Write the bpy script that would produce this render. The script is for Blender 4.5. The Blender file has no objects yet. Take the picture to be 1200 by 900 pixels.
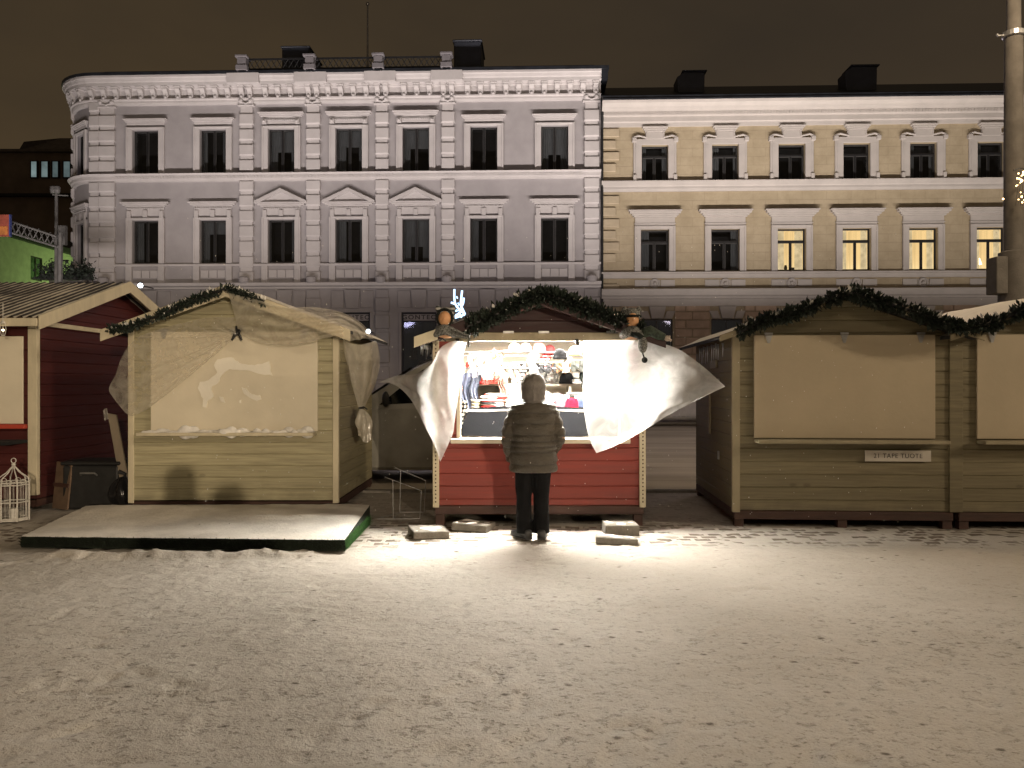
import bpy, bmesh, math, random
import numpy as np
from mathutils import Vector, Matrix, noise

random.seed(7)
R = math.radians
COL = bpy.context.scene.collection
SC = bpy.context.scene
CAMH, FPX = 1.6, 925.0

def at(px, py, Y):
    """Measured photo position at a known distance -> world point."""
    return Vector(((px - 600) / FPX * Y, Y, CAMH - (py - 450) / FPX * Y))

# ------------------------------------------------------------------ mesh kit
class MB:
    def __init__(s):
        s.v = []; s.f = []
    def add(s, vs, fs):
        o = len(s.v)
        s.v.extend([tuple(p) for p in vs])
        s.f.extend([tuple(i + o for i in f) for f in fs])
        return s
    def box(s, x0, x1, y0, y1, z0, z1):
        return s.add([(x0,y0,z0),(x1,y0,z0),(x1,y1,z0),(x0,y1,z0),(x0,y0,z1),(x1,y0,z1),(x1,y1,z1),(x0,y1,z1)],
                     [(0,3,2,1),(4,5,6,7),(0,1,5,4),(1,2,6,5),(2,3,7,6),(3,0,4,7)])
    def obox(s, c, size, M=None):
        M = M or Matrix.Identity(3); c = Vector(c); a = [q / 2 for q in size]
        vs = [c + M @ Vector((sx*a[0], sy*a[1], sz*a[2])) for sz in (-1,1) for sx, sy in ((-1,-1),(1,-1),(1,1),(-1,1))]
        return s.add(vs, [(0,3,2,1),(4,5,6,7),(0,1,5,4),(1,2,6,5),(2,3,7,6),(3,0,4,7)])
    def prism(s, poly, ext):
        """poly: list of 3d points (planar), ext: extrusion vector"""
        n = len(poly); e = Vector(ext); p = [Vector(q) for q in poly]
        vs = p + [q + e for q in p]
        fs = [tuple(range(n))[::-1], tuple(range(n, 2*n))] + [(i, (i+1) % n, n + (i+1) % n, n + i) for i in range(n)]
        return s.add(vs, fs)
    def tube(s, pts, r, n=8, cap=True):
        pts = [Vector(p) for p in pts]; m = len(pts)
        rs = r if isinstance(r, (list, tuple)) else [r] * m
        up = None; vs = []
        for i, p in enumerate(pts):
            d = (pts[min(i+1, m-1)] - pts[max(i-1, 0)])
            d = d.normalized() if d.length > 1e-9 else Vector((0,0,1))
            if up is None:
                a = Vector((0,0,1)) if abs(d.z) < .9 else Vector((1,0,0))
                up = (a - d * a.dot(d)).normalized()
            else:
                up = up - d * up.dot(d)
                up = up.normalized() if up.length > 1e-6 else Vector((1,0,0))
            b = d.cross(up)
            for k in range(n):
                t = 2 * math.pi * k / n
                vs.append(p + (up * math.cos(t) + b * math.sin(t)) * rs[i])
        fs = []
        for i in range(m - 1):
            for k in range(n):
                fs.append((i*n+k, i*n+(k+1) % n, (i+1)*n+(k+1) % n, (i+1)*n+k))
        if cap:
            fs.append(tuple(range(n))[::-1]); fs.append(tuple(range((m-1)*n, m*n)))
        return s.add(vs, fs)
    def lathe(s, prof, c=(0,0,0), n=16, sx=1, sy=1):
        vs = []; fs = []; m = len(prof)
        for r, z in prof:
            for k in range(n):
                t = 2 * math.pi * k / n
                vs.append((c[0] + r*sx*math.cos(t), c[1] + r*sy*math.sin(t), c[2] + z))
        for i in range(m - 1):
            for k in range(n):
                fs.append((i*n+k, i*n+(k+1) % n, (i+1)*n+(k+1) % n, (i+1)*n+k))
        fs.append(tuple(range(n))[::-1]); fs.append(tuple(range((m-1)*n, m*n)))
        return s.add(vs, fs)
    def ball(s, c, r, n=14, sx=1, sy=1, sz=1):
        m = n // 2 + 1
        prof = [(max(1e-4, r*math.sin(math.pi*i/(m-1))), -r*math.cos(math.pi*i/(m-1))*sz) for i in range(m)]
        return s.lathe(prof, c, n, sx, sy)
    def loft(s, rings, cap=True):
        n = len(rings[0]); vs = [p for r in rings for p in r]; fs = []
        for i in range(len(rings) - 1):
            for k in range(n):
                fs.append((i*n+k, i*n+(k+1) % n, (i+1)*n+(k+1) % n, (i+1)*n+k))
        if cap:
            fs.append(tuple(range(n))[::-1]); fs.append(tuple(range((len(rings)-1)*n, len(rings)*n)))
        return s.add(vs, fs)
    def grid(s, fn, nu, nv):
        vs = [fn(i / nu, j / nv) for j in range(nv + 1) for i in range(nu + 1)]
        fs = [(j*(nu+1)+i, j*(nu+1)+i+1, (j+1)*(nu+1)+i+1, (j+1)*(nu+1)+i) for j in range(nv) for i in range(nu)]
        return s.add(vs, fs)
    def sweep(s, prof, path):
        """prof: closed list of (out, z); path: list of (x, y) ; outward = right side of travel"""
        P = [Vector(p) for p in path]; m = len(P); rings = []
        for i in range(m):
            def nrm(a, b):
                d = (b - a).normalized(); return Vector((d.y, -d.x))
            if i == 0: nn = nrm(P[0], P[1]); k = 1
            elif i == m-1: nn = nrm(P[-2], P[-1]); k = 1
            else:
                n1 = nrm(P[i-1], P[i]); n2 = nrm(P[i], P[i+1]); nn = (n1 + n2).normalized(); k = 1 / max(.3, nn.dot(n1))
            rings.append([(P[i].x + nn.x*o*k, P[i].y + nn.y*o*k, z) for o, z in prof])
        return s.loft(rings)
    def mesh(s, name, recalc=True, smooth=False):
        me = bpy.data.meshes.new(name)
        me.from_pydata(s.v, [], s.f)
        if recalc:
            bm = bmesh.new(); bm.from_mesh(me)
            bmesh.ops.recalc_face_normals(bm, faces=bm.faces)
            bm.to_mesh(me); bm.free()
        if smooth:
            me.polygons.foreach_set('use_smooth', [True] * len(me.polygons))
        me.update()
        return me
    def build(s, name, mat, parent=None, smooth=False, bevel=0, loc=None, recalc=True, seg=1):
        o = bpy.data.objects.new(name, s.mesh(name, recalc, smooth))
        return finish(o, mat, parent, bevel, loc, seg)

def finish(o, mat, parent=None, bevel=0, loc=None, seg=1):
    COL.objects.link(o)
    if mat is not None:
        o.data.materials.clear(); o.data.materials.append(mat)
    if parent is not None: o.parent = parent
    if loc is not None: o.location = loc
    if bevel:
        b = o.modifiers.new('bevel', 'BEVEL'); b.width = bevel; b.segments = seg; b.limit_method = 'ANGLE'; b.angle_limit = R(40)
        b.use_clamp_overlap = True
    return o

def remeshed(mb, name, voxel, mat, parent=None, smooth_it=2, loc=None):
    """fuse overlapping closed shapes into one continuous skin"""
    tmp = bpy.data.objects.new('tmp', mb.mesh('tmp')); COL.objects.link(tmp)
    m = tmp.modifiers.new('r', 'REMESH'); m.mode = 'VOXEL'; m.voxel_size = voxel; m.use_smooth_shade = True
    if smooth_it:
        k = tmp.modifiers.new('s', 'SMOOTH'); k.iterations = smooth_it; k.factor = .5
    dg = bpy.context.evaluated_depsgraph_get(); dg.update()
    me = bpy.data.meshes.new_from_object(tmp.evaluated_get(dg))
    bpy.data.objects.remove(tmp)
    me.name = name
    me.polygons.foreach_set('use_smooth', [True] * len(me.polygons))
    return finish(bpy.data.objects.new(name, me), mat, parent, 0, loc)

def text_part(name, body, size, mat, parent, loc, rot=(R(90),0,0), depth=.002, bold=0.0, sx=1.0, spacing=1.0):
    cu = bpy.data.curves.new('t', 'FONT'); cu.body = body; cu.size = size; cu.extrude = depth; cu.align_x = 'CENTER'; cu.align_y = 'CENTER'
    cu.offset = bold; cu.space_character = spacing
    tmp = bpy.data.objects.new('t', cu); COL.objects.link(tmp)
    dg = bpy.context.evaluated_depsgraph_get(); dg.update()
    me = bpy.data.meshes.new_from_object(tmp.evaluated_get(dg))
    bpy.data.objects.remove(tmp)
    o = finish(bpy.data.objects.new(name, me), mat, parent, 0, loc); o.rotation_euler = rot; o.scale = (sx,1,1)
    return o

def tag(o, label=None, cat=None, group=None, kind=None):
    if label: o['label'] = label
    if cat: o['category'] = cat
    if group: o['group'] = group
    if kind: o['kind'] = kind
    return o
def thing(name, label, cat, loc=(0,0,0), rz=0, group=None):
    o = bpy.data.objects.new(name, None); COL.objects.link(o); o.empty_display_size = .1
    o.location = loc; o.rotation_euler = (0,0,rz)
    return tag(o, label, cat, group)
def copy_tree(o, parent=None):
    c = o.copy(); COL.objects.link(c)
    if parent is not None: c.parent = parent
    for ch in [x for x in o.children]: copy_tree(ch, c)
    return c
def child(o, name):
    return [c for c in o.children if c.name.split('.')[0] == name]

# ------------------------------------------------------------------ materials
def nodes(name):
    m = bpy.data.materials.new(name); m.use_nodes = True
    nt = m.node_tree; nt.nodes.clear()
    out = nt.nodes.new('ShaderNodeOutputMaterial')
    return m, nt, out
class NT:
    """short-hand node builder"""
    def __init__(s, nt): s.nt = nt
    def n(s, typ, ins=None, **kw):
        nd = s.nt.nodes.new('ShaderNode' + typ)
        for k, v in kw.items(): setattr(nd, k, v)
        for k, v in (ins or {}).items(): s.set(nd.inputs[k], v)
        return nd
    def set(s, sock, v):
        if isinstance(v, bpy.types.NodeSocket): s.nt.links.new(v, sock)
        elif isinstance(v, bpy.types.Node): s.nt.links.new(v.outputs[0], sock)
        else:
            if isinstance(v, (tuple, list)) and len(v) == 3 and sock.type == 'RGBA': v = (*v, 1)
            sock.default_value = v
    def math(s, op, a, b=0.0, c=0.0, clamp=False):
        nd = s.nt.nodes.new('ShaderNodeMath'); nd.operation = op; nd.use_clamp = clamp
        s.set(nd.inputs[0], a); s.set(nd.inputs[1], b)
        if len(nd.inputs) > 2: s.set(nd.inputs[2], c)
        return nd.outputs[0]
    def mix(s, f, a, b, blend='MIX'):
        nd = s.nt.nodes.new('ShaderNodeMix'); nd.data_type = 'RGBA'; nd.blend_type = blend
        s.set(nd.inputs[0], f); s.set(nd.inputs[6], a); s.set(nd.inputs[7], b)
        return nd.outputs[2]
    def ramp(s, x, a, b, lo=0.0, hi=1.0):
        nd = s.nt.nodes.new('ShaderNodeMapRange'); nd.interpolation_type = 'SMOOTHSTEP'
        s.set(nd.inputs[0], x); nd.inputs[1].default_value = a; nd.inputs[2].default_value = b
        nd.inputs[3].default_value = lo; nd.inputs[4].default_value = hi
        return nd.outputs[0]
    def noise(s, vec, scale, detail=3, rough=.55, dist=0):
        nd = s.n('TexNoise', {'Scale': scale, 'Detail': detail, 'Roughness': rough, 'Distortion': dist})
        if vec is not None: s.set(nd.inputs['Vector'], vec)
        return nd.outputs[0]
    def scaled(s, vec, sc):
        return s.n('Mapping', {'Vector': vec, 'Scale': sc}).outputs[0]

def mat(name, col, rough=.7, var=.18, scale=6, bump=0, bscale=30, metal=0, spec=.5, coat=0, sheen=0, stretch=None, dirt=0, world=False):
    m, nt, out = nodes(name); q = NT(nt)
    tc = q.n('TexCoord')
    v = q.n('NewGeometry').outputs['Position'] if world else tc.outputs['Object']
    vv = q.scaled(v, stretch) if stretch else v
    f = q.noise(vv, scale, 5, .6)
    dark = tuple(c * (1 - var) for c in col); lite = tuple(min(1, c * (1 + var)) for c in col)
    c = q.mix(q.ramp(f, .3, .7), dark, lite)
    if dirt:
        g = q.noise(v, scale * .35, 6, .65)
        c = q.mix(q.ramp(g, .5, .75, 0, dirt), c, tuple(x * .45 for x in col))
    b = q.n('BsdfPrincipled', {'Base Color': c, 'Roughness': rough, 'Metallic': metal, 'Specular IOR Level': spec, 'Coat Weight': coat, 'Sheen Weight': sheen})
    if bump:
        bn = q.n('Bump', {'Strength': min(1, bump), 'Distance': .02, 'Height': q.noise(vv, bscale, 5, .6)})
        q.set(b.inputs['Normal'], bn)
    q.set(out.inputs[0], b)
    return m

def painted_wood(name, col, ph=.145, grain=.22, knots=.5, dirt=.3, wear=0):
    m, nt, out = nodes(name); q = NT(nt)
    tc = q.n('TexCoord'); o = tc.outputs['Object']
    sep = q.n('SeparateXYZ', {0: o})
    row = q.math('FLOOR', q.math('DIVIDE', sep.outputs[2], ph))
    wn = q.n('TexWhiteNoise', {'W': row}, noise_dimensions='1D')
    xo = q.math('ADD', q.math('ADD', sep.outputs[0], sep.outputs[1]), q.math('MULTIPLY', wn.outputs[0], 17.0))
    vec = q.n('CombineXYZ', {0: q.math('MULTIPLY', xo, 1.6), 1: q.math('MULTIPLY', row, 3.7), 2: q.math('MULTIPLY', sep.outputs[2], 34)}).outputs[0]
    g = q.noise(vec, 1.0, 6, .6, .6)
    k = q.n('TexVoronoi', {'Vector': q.n('CombineXYZ', {0: q.math('MULTIPLY', xo, 1.7), 1: row, 2: q.math('MULTIPLY', sep.outputs[2], 3.4)}).outputs[0], 'Scale': 1.0, 'Randomness': 1.0})
    kn = q.ramp(k.outputs['Distance'], .045, .10, 1, 0)
    c = q.mix(q.ramp(g, .3, .72), tuple(x*(1-grain) for x in col), tuple(x*(1+grain*.8) for x in col))
    c = q.mix(q.math('MULTIPLY', q.math('SUBTRACT', wn.outputs[0], .5), .5), c, tuple(x*.55 for x in col))
    c = q.mix(q.math('MULTIPLY', kn, knots), c, tuple(x*.42 for x in col))
    dn = q.noise(o, 1.3, 6, .65)
    c = q.mix(q.ramp(dn, .52, .82, 0, dirt*.7), c, tuple(x*.5 for x in col))
    low = q.ramp(sep.outputs[2], .12, .42, dirt * .9, 0)
    c = q.mix(q.math('MULTIPLY', low, q.ramp(q.noise(o, 5, 5, .6), .3, .65)), c, (.06,.05,.04))
    if wear:
        c = q.mix(q.ramp(q.noise(vec, 2.2, 7, .7), .62, .72, 0, wear), c, (.35,.3,.24))
    b = q.n('BsdfPrincipled', {'Base Color': c, 'Roughness': q.ramp(g, .2, .8, .45, .75), 'Specular IOR Level': .35})
    q.set(b.inputs['Normal'], q.n('Bump', {'Strength': .35, 'Distance': .006, 'Height': g}))
    q.set(out.inputs[0], b)
    return m

def emit(name, col, strength, var=0, scale=4):
    m, nt, out = nodes(name); q = NT(nt)
    c = col
    if var:
        f = q.noise(q.n('TexCoord').outputs['Object'], scale, 3)
        c = q.mix(q.ramp(f, .3, .7), tuple(x*(1-var) for x in col), col)
    q.set(out.inputs[0], q.n('Emission', {'Color': c, 'Strength': strength}))
    return m

def plastic(name, col, trans, clear, gloss, rough=.25, bump=.7):
    """thin plastic film: diffuse + translucent body, part see-through, glossy creases"""
    m, nt, out = nodes(name); q = NT(nt)
    v = q.n('TexCoord').outputs['Object']
    f = q.noise(v, 5, 5, .6, .8)
    cr = q.n('TexNoise', {'Vector': v, 'Scale': 3.2, 'Detail': 5, 'Roughness': .5, 'Distortion': 1.6}).outputs[0]
    ridge = q.math('ABSOLUTE', q.math('SUBTRACT', cr, .5))
    bn = q.n('Bump', {'Strength': bump, 'Distance': .03, 'Height': q.math('ADD', q.math('MULTIPLY', q.ramp(ridge, 0, .3), .5), q.math('MULTIPLY', q.n('TexVoronoi', {'Vector': q.n('VectorMath', {0: v, 1: q.scaled(q.n('TexNoise', {'Vector': v, 'Scale': 4.0}).outputs['Color'], (.12,.12,.12))}, operation='ADD').outputs[0], 'Scale': 7.0}).outputs['Distance'], .7))})
    d = q.n('BsdfDiffuse', {'Color': col, 'Normal': bn}); t = q.n('BsdfTranslucent', {'Color': col, 'Normal': bn})
    body = q.n('MixShader', {0: trans, 1: d, 2: t})
    g = q.n('BsdfGlossy', {'Color': (.9,.9,.9), 'Roughness': rough, 'Normal': bn})
    b2 = q.n('MixShader', {0: q.math('ADD', gloss, q.ramp(ridge, 0, .05, gloss, 0)), 1: body, 2: g})
    tr = q.n('BsdfTransparent', {'Color': (.97,.96,.94)})
    q.set(out.inputs[0], q.n('MixShader', {0: q.ramp(f, .25, .75, max(0, clear-.14), min(1, clear+.14)), 1: b2, 2: tr}))
    return m

M = {}
M['snow'] = mat('snow', (.72,.70,.66), .75, .08, 9, .35, 25)
M['roofsnow'] = mat('roof_snow', (.80,.76,.66), .8, .05, 3, .2, 14)
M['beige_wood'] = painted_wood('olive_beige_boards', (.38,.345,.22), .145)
M['olive_wood'] = painted_wood('olive_boards_shaded', (.19,.162,.098), .145)  # paint darkened for the weaker light on the right huts
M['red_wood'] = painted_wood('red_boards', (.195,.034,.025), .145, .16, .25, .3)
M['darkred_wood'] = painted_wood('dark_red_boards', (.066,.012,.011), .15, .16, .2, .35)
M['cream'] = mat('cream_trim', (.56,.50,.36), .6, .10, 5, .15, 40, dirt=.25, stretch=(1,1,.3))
M['cream_dim'] = mat('cream_trim_shaded', (.30,.255,.165), .6, .12, 5, .15, 40, dirt=.3, stretch=(1,1,.3))  # darker copy of the cream trim, shade put into the colour
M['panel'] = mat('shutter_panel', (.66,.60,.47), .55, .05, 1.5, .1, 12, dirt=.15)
M['panel_dim'] = mat('shutter_panel_shaded', (.45,.375,.26), .55, .05, 1.5, .1, 12, dirt=.15)  # shutter colour lowered to carry the right huts' dimmer light
M['base'] = mat('stained_base_timber', (.050,.022,.015), .7, .25, 6, .3, 30, stretch=(.4,1,2))
M['felt'] = mat('roof_felt', (.03,.03,.032), .9, .3, 8, .4, 60)
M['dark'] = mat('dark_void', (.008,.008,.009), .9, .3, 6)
M['black'] = mat('black_rubber', (.012,.012,.012), .6, .3, 10)
M['metal'] = mat('galvanised_metal', (.42,.42,.42), .4, .2, 12, metal=.8)
M['wire'] = mat('white_enamelled_wire', (.55,.53,.48), .45, .15, 14)
M['icicle'] = mat('ice', (.62,.64,.66), .15, .1, 20)
M['white_stucco'] = mat('pale_stucco', (.35,.33,.335), .9, .07, 1.1, .25, 18, dirt=.18)
M['white_trim'] = mat('white_stucco_trim', (.50,.475,.47), .85, .06, 1.3, .2, 20, dirt=.12)
M['yellow_trim'] = mat('cream_stucco_trim', (.43,.40,.375), .85, .06, 1.3, .2, 20, dirt=.12)
M['sheetmetal'] = mat('dark_sheet_roof', (.022,.025,.032), .45, .3, 2, .1, 6, metal=.3)
M['frame_dark'] = mat('dark_window_frame', (.012,.012,.013), .5, .25, 5)
M['frame_pale'] = mat('weathered_sash', (.06,.058,.056), .55, .25, 5)
M['curtain'] = mat('grey_curtain', (.105,.115,.122), .9, .2, 9, stretch=(6,1,.3))
M['concrete'] = mat('concrete', (.19,.175,.155), .9, .18, 9, .6, 60, dirt=.3)
M['slabtop'] = mat('paving_slab', (.17,.155,.132), .9, .2, 8, .6, 50, dirt=.3)
M['fir'] = mat('fir_green', (.013,.021,.014), .75, .45, 30)
M['turf'] = mat('artificial_turf', (.016,.055,.012), .85, .35, 40)

def yellow_wall():
    m, nt, out = nodes('yellow_coursed_render'); q = NT(nt)
    o = q.n('TexCoord').outputs['Object']; sep = q.n('SeparateXYZ', {0: o})
    v = q.n('CombineXYZ', {0: sep.outputs[0], 1: sep.outputs[2], 2: 0.0}).outputs[0]
    br = q.n('TexBrick', {'Vector': v, 'Color1': (1,1,1,1), 'Color2': (.93,.93,.93,1), 'Mortar': (0,0,0,1), 'Scale': 1.0, 'Mortar Size': .016, 'Mortar Smooth': .3, 'Brick Width': 1.15, 'Row Height': .415}, offset=.5)
    f = q.noise(o, 1.2, 6, .65); f2 = q.noise(o, 9, 4, .6)
    c = q.mix(q.ramp(f, .3, .7), (.33,.275,.185), (.41,.345,.24))
    c = q.mix(q.ramp(f2, .45, .75, 0, .25), c, (.27,.22,.15))
    c = q.mix(q.math('MULTIPLY', br.outputs['Fac'], .22), c, (.2,.15,.10))
    b = q.n('BsdfPrincipled', {'Base Color': c, 'Roughness': .9, 'Specular IOR Level': .2})
    q.set(b.inputs['Normal'], q.n('Bump', {'Strength': .4, 'Distance': .03, 'Height': q.math('SUBTRACT', 1.0, br.outputs['Fac'])}))
    q.set(out.inputs[0], b); return m
M['yellow'] = yellow_wall()
M['yellow_block'] = mat('yellow_quoin', (.40,.335,.235), .9, .1, 2, .25, 18, dirt=.15)

def glass_mat(name, tint=.75, refl=.16):
    m, nt, out = nodes(name); q = NT(nt)
    g = q.n('BsdfGlossy', {'Color': (.8,.85,.9), 'Roughness': .04})
    t = q.n('BsdfTransparent', {'Color': (tint, tint, tint)})
    f = q.noise(q.n('TexCoord').outputs['Object'], 2, 3)
    q.set(out.inputs[0], q.n('MixShader', {0: q.ramp(f, .3, .7, refl*.7, refl*1.3), 1: t, 2: g})); return m
M['glass'] = glass_mat('window_glass', .75, .07)
M['carglass'] = mat('car_glass', (.004,.005,.006), .06, .2, 3)

def lit_room(name, top, bot, strength):
    m, nt, out = nodes(name); q = NT(nt)
    o = q.n('TexCoord').outputs['Object']; sep = q.n('SeparateXYZ', {0: o})
    w = q.noise(q.scaled(o, (7, 1, .25)), 1.4, 3)
    c = q.mix(q.ramp(sep.outputs[2], -.9, .9), bot, top)
    c = q.mix(q.ramp(w, .35, .7, 0, .45), c, tuple(x*.55 for x in top))
    q.set(out.inputs[0], q.n('Emission', {'Color': c, 'Strength': strength})); return m
M['lit'] = lit_room('lit_room', (.80,.55,.24), (1.0,.80,.42), 1.7)
M['lit_dim'] = lit_room('lit_room_blinds', (.78,.52,.22), (.85,.6,.28), 1.3)
# ------------------------------------------------------------------ camera, world, lamps
cam = bpy.data.cameras.new('camera'); camo = bpy.data.objects.new('camera', cam); COL.objects.link(camo)
camo.location = (0, 0, CAMH); camo.rotation_euler = (R(90), 0, 0)
cam.sensor_width = 36; cam.lens = 36 * FPX / 1200; cam.clip_end = 2000; cam.clip_start = .05
SC.camera = camo
SC.view_settings.view_transform = 'Standard'; SC.view_settings.look = 'None'; SC.view_settings.exposure = 0; SC.view_settings.gamma = 1
SC.cycles.use_denoising = True
SC.cycles.sample_clamp_indirect = 6
SC.cycles.max_bounces = 8; SC.cycles.transparent_max_bounces = 16

w = bpy.data.worlds.new('World'); SC.world = w; w.use_nodes = True
wn = w.node_tree; wn.nodes.clear(); q = NT(wn)
tc = q.n('TexCoord'); sp = q.n('SeparateXYZ', {0: tc.outputs['Generated']})
hz = q.mix(q.ramp(sp.outputs[2], 0.0, .55), (.072,.047,.023), (.036,.026,.0165))
side = q.mix(q.ramp(sp.outputs[0], -.6, .55), (.068,.046,.023), (.040,.030,.0205))
sky = q.mix(.5, hz, side)
cl = q.noise(q.scaled(tc.outputs['Generated'], (1.2, 1, 2.5)), 2.2, 4, .55)
sky = q.mix(q.ramp(cl, .3, .75, 0, .42), sky, (.02,.0165,.0135))
# a trace of real night sky above the town glow
ns = q.n('TexSky', sky_type='NISHITA', sun_disc=False, sun_elevation=R(-6), sun_rotation=R(200))
add = q.n('Mix', data_type='RGBA', blend_type='ADD')
q.set(add.inputs[0], .02); q.set(add.inputs[6], sky); q.set(add.inputs[7], ns.outputs[0])
bg = q.n('Background', {'Color': add.outputs[2], 'Strength': 1.0}); ow = q.n('OutputWorld', {0: bg})

def lamp(name, typ, loc, energy, col, target=None, **kw):
    l = bpy.data.lights.new(name, typ); l.energy = energy; l.color = col
    for k, v in kw.items(): setattr(l, k, v)
    o = bpy.data.objects.new(name, l); COL.objects.link(o); o.location = loc
    if target is not None:
        o.rotation_euler = (Vector(target) - Vector(loc)).to_track_quat('-Z', 'Y').to_euler()
    return o
WARM = (1.0, .80, .57)
# two lamp heads of the square's tall masts, off to the right and behind the viewer
lamp('mast_lamp', 'SPOT', (28.8, -2.6, 9.1), 7500, WARM, (-2.5, 8.5, 1), shadow_soft_size=.28, spot_size=R(75), spot_blend=.6)
lamp('mast_lamp', 'SPOT', (24.5, -2.6, 10.8), 5200, WARM, (-3, 8.5, 1), shadow_soft_size=.28, spot_size=R(80), spot_blend=.6)
# low lamp on the far side of the square, behind the viewers
lamp('square_light', 'SPOT', (10.6, -25, 4.07), 20500, WARM, (-4.6, 10, 1.3), shadow_soft_size=.14, spot_size=R(21), spot_blend=.7)
# unseen fill lights behind the viewer, added to brighten the square
lamp('square_light', 'POINT', (-1.75, -9, 8.5), 850, WARM, shadow_soft_size=.6)
lamp('square_light', 'POINT', (2.15, -9, 8.5), 850, WARM, shadow_soft_size=.6)
# street lamp on the column beside the right hut
lamp('street_lamp', 'POINT', (8.2, 10.6, 9.3), 1000, (1.0,.76,.5), shadow_soft_size=.25)
# facade floodlights standing in the street
fl = lamp('facade_floods', 'AREA', (-5.5, 27.2, .9), 3700, (1.0,.885,.83), shape='RECTANGLE', size=36, size_y=.35)
fl.rotation_euler = Vector((0, math.cos(R(74)), math.sin(R(74)))).to_track_quat('-Z', 'Y').to_euler(); fl.data.spread = R(106)
fl = lamp('facade_floods', 'AREA', (16, 27.2, .9), 1850, (1.0,.885,.80), shape='RECTANGLE', size=20, size_y=.35)
fl.rotation_euler = Vector((0, math.cos(R(74)), math.sin(R(74)))).to_track_quat('-Z', 'Y').to_euler(); fl.data.spread = R(106)
# violet-ish spill on the lower storeys
lamp('street_spill', 'POINT', (-9, 20, 6.5), 400, (.72,.66,1.0), shadow_soft_size=.8)
lamp('street_spill', 'POINT', (10, 21, 6.5), 330, (.90,.76,.85), shadow_soft_size=.8)
# green light in the side street
lamp('green_flood', 'POINT', (-27.5, 58, 5.5), 1250, (.66,1.0,.32), shadow_soft_size=.5)

# ------------------------------------------------------------------ ground
def vnoise(X, Y, s, seed):
    rs = np.random.RandomState(seed); L = 512; T = rs.rand(L, L)
    x = X / s + 1000; y = Y / s + 1000
    xi = np.floor(x).astype(int); yi = np.floor(y).astype(int); fx = x - xi; fy = y - yi
    fx = fx*fx*(3-2*fx); fy = fy*fy*(3-2*fy)
    a = T[xi % L, yi % L]; b = T[(xi+1) % L, yi % L]; c = T[xi % L, (yi+1) % L]; d = T[(xi+1) % L, (yi+1) % L]
    return (a*(1-fx)+b*fx)*(1-fy) + (c*(1-fx)+d*fx)*fy - .5

dx = .034
xs = np.concatenate([-np.geomspace(500, 9.2, 26), np.arange(-9, 9 + dx, dx), np.geomspace(9.2, 500, 26)])
ys = np.concatenate([-np.geomspace(400, 3, 16), np.linspace(-2.2, 2.5, 12), np.arange(2.6, 11.5, dx), np.geomspace(11.56, 900, 40)])
GX, GY = np.meshgrid(xs, ys)
H = .022*vnoise(GX, GY, 1.3, 1) + .010*vnoise(GX, GY, .33, 2) + .007*vnoise(GX, GY, .14, 3) + .006*vnoise(GX, GY, .07, 4)
rs = np.random.RandomState(5)
for i in range(520):          # trodden dents
    cx, cy = rs.uniform(-7.5, 7.5), rs.uniform(2.8, 9.3); a = rs.uniform(0, math.pi); lx, ly = rs.uniform(.07,.15), rs.uniform(.035,.06); dp = rs.uniform(.002,.010)
    i0, i1 = np.searchsorted(xs, [cx-.4, cx+.4]); j0, j1 = np.searchsorted(ys, [cy-.4, cy+.4])
    ux = (GX[j0:j1,i0:i1]-cx)*math.cos(a) + (GY[j0:j1,i0:i1]-cy)*math.sin(a); uy = -(GX[j0:j1,i0:i1]-cx)*math.sin(a) + (GY[j0:j1,i0:i1]-cy)*math.cos(a)
    r2 = (ux/lx)**2 + (uy/ly)**2
    H[j0:j1,i0:i1] += -dp*np.exp(-r2**2) + .45*dp*np.exp(-((np.sqrt(r2)-1.45)/.35)**2)
for i in range(95):           # boot prints: sole and heel
    cx, cy = rs.uniform(-6, 6), rs.uniform(3.2, 8.9); a = rs.choice([0, math.pi/2, .9, 2.2]) + rs.normal(0, .25); dp = rs.uniform(.006, .014)
    for off, lx, ly in ((.055, .085, .042), (-.10, .045, .036)):
        px_, py_ = cx + off*math.cos(a), cy + off*math.sin(a)
        i0, i1 = np.searchsorted(xs, [px_-.25, px_+.25]); j0, j1 = np.searchsorted(ys, [py_-.25, py_+.25])
        ux = (GX[j0:j1,i0:i1]-px_)*math.cos(a) + (GY[j0:j1,i0:i1]-py_)*math.sin(a); uy = -(GX[j0:j1,i0:i1]-px_)*math.sin(a) + (GY[j0:j1,i0:i1]-py_)*math.cos(a)
        r2 = (ux/lx)**2 + (uy/ly)**2
        H[j0:j1,i0:i1] += -dp*np.exp(-r2**3) + .35*dp*np.exp(-((np.sqrt(r2)-1.35)/.25)**2)
fade = np.clip((11.3-GY)/1.0, 0, 1) * np.clip((9-np.abs(GX))/1.0, 0, 1) * np.clip((GY-2.3)/.8, 0, 1)
nearhut = np.clip((GY-8.5)/1.2, 0, 1)
H = H * fade * (1 - .55*nearhut) - .018*fade
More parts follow.
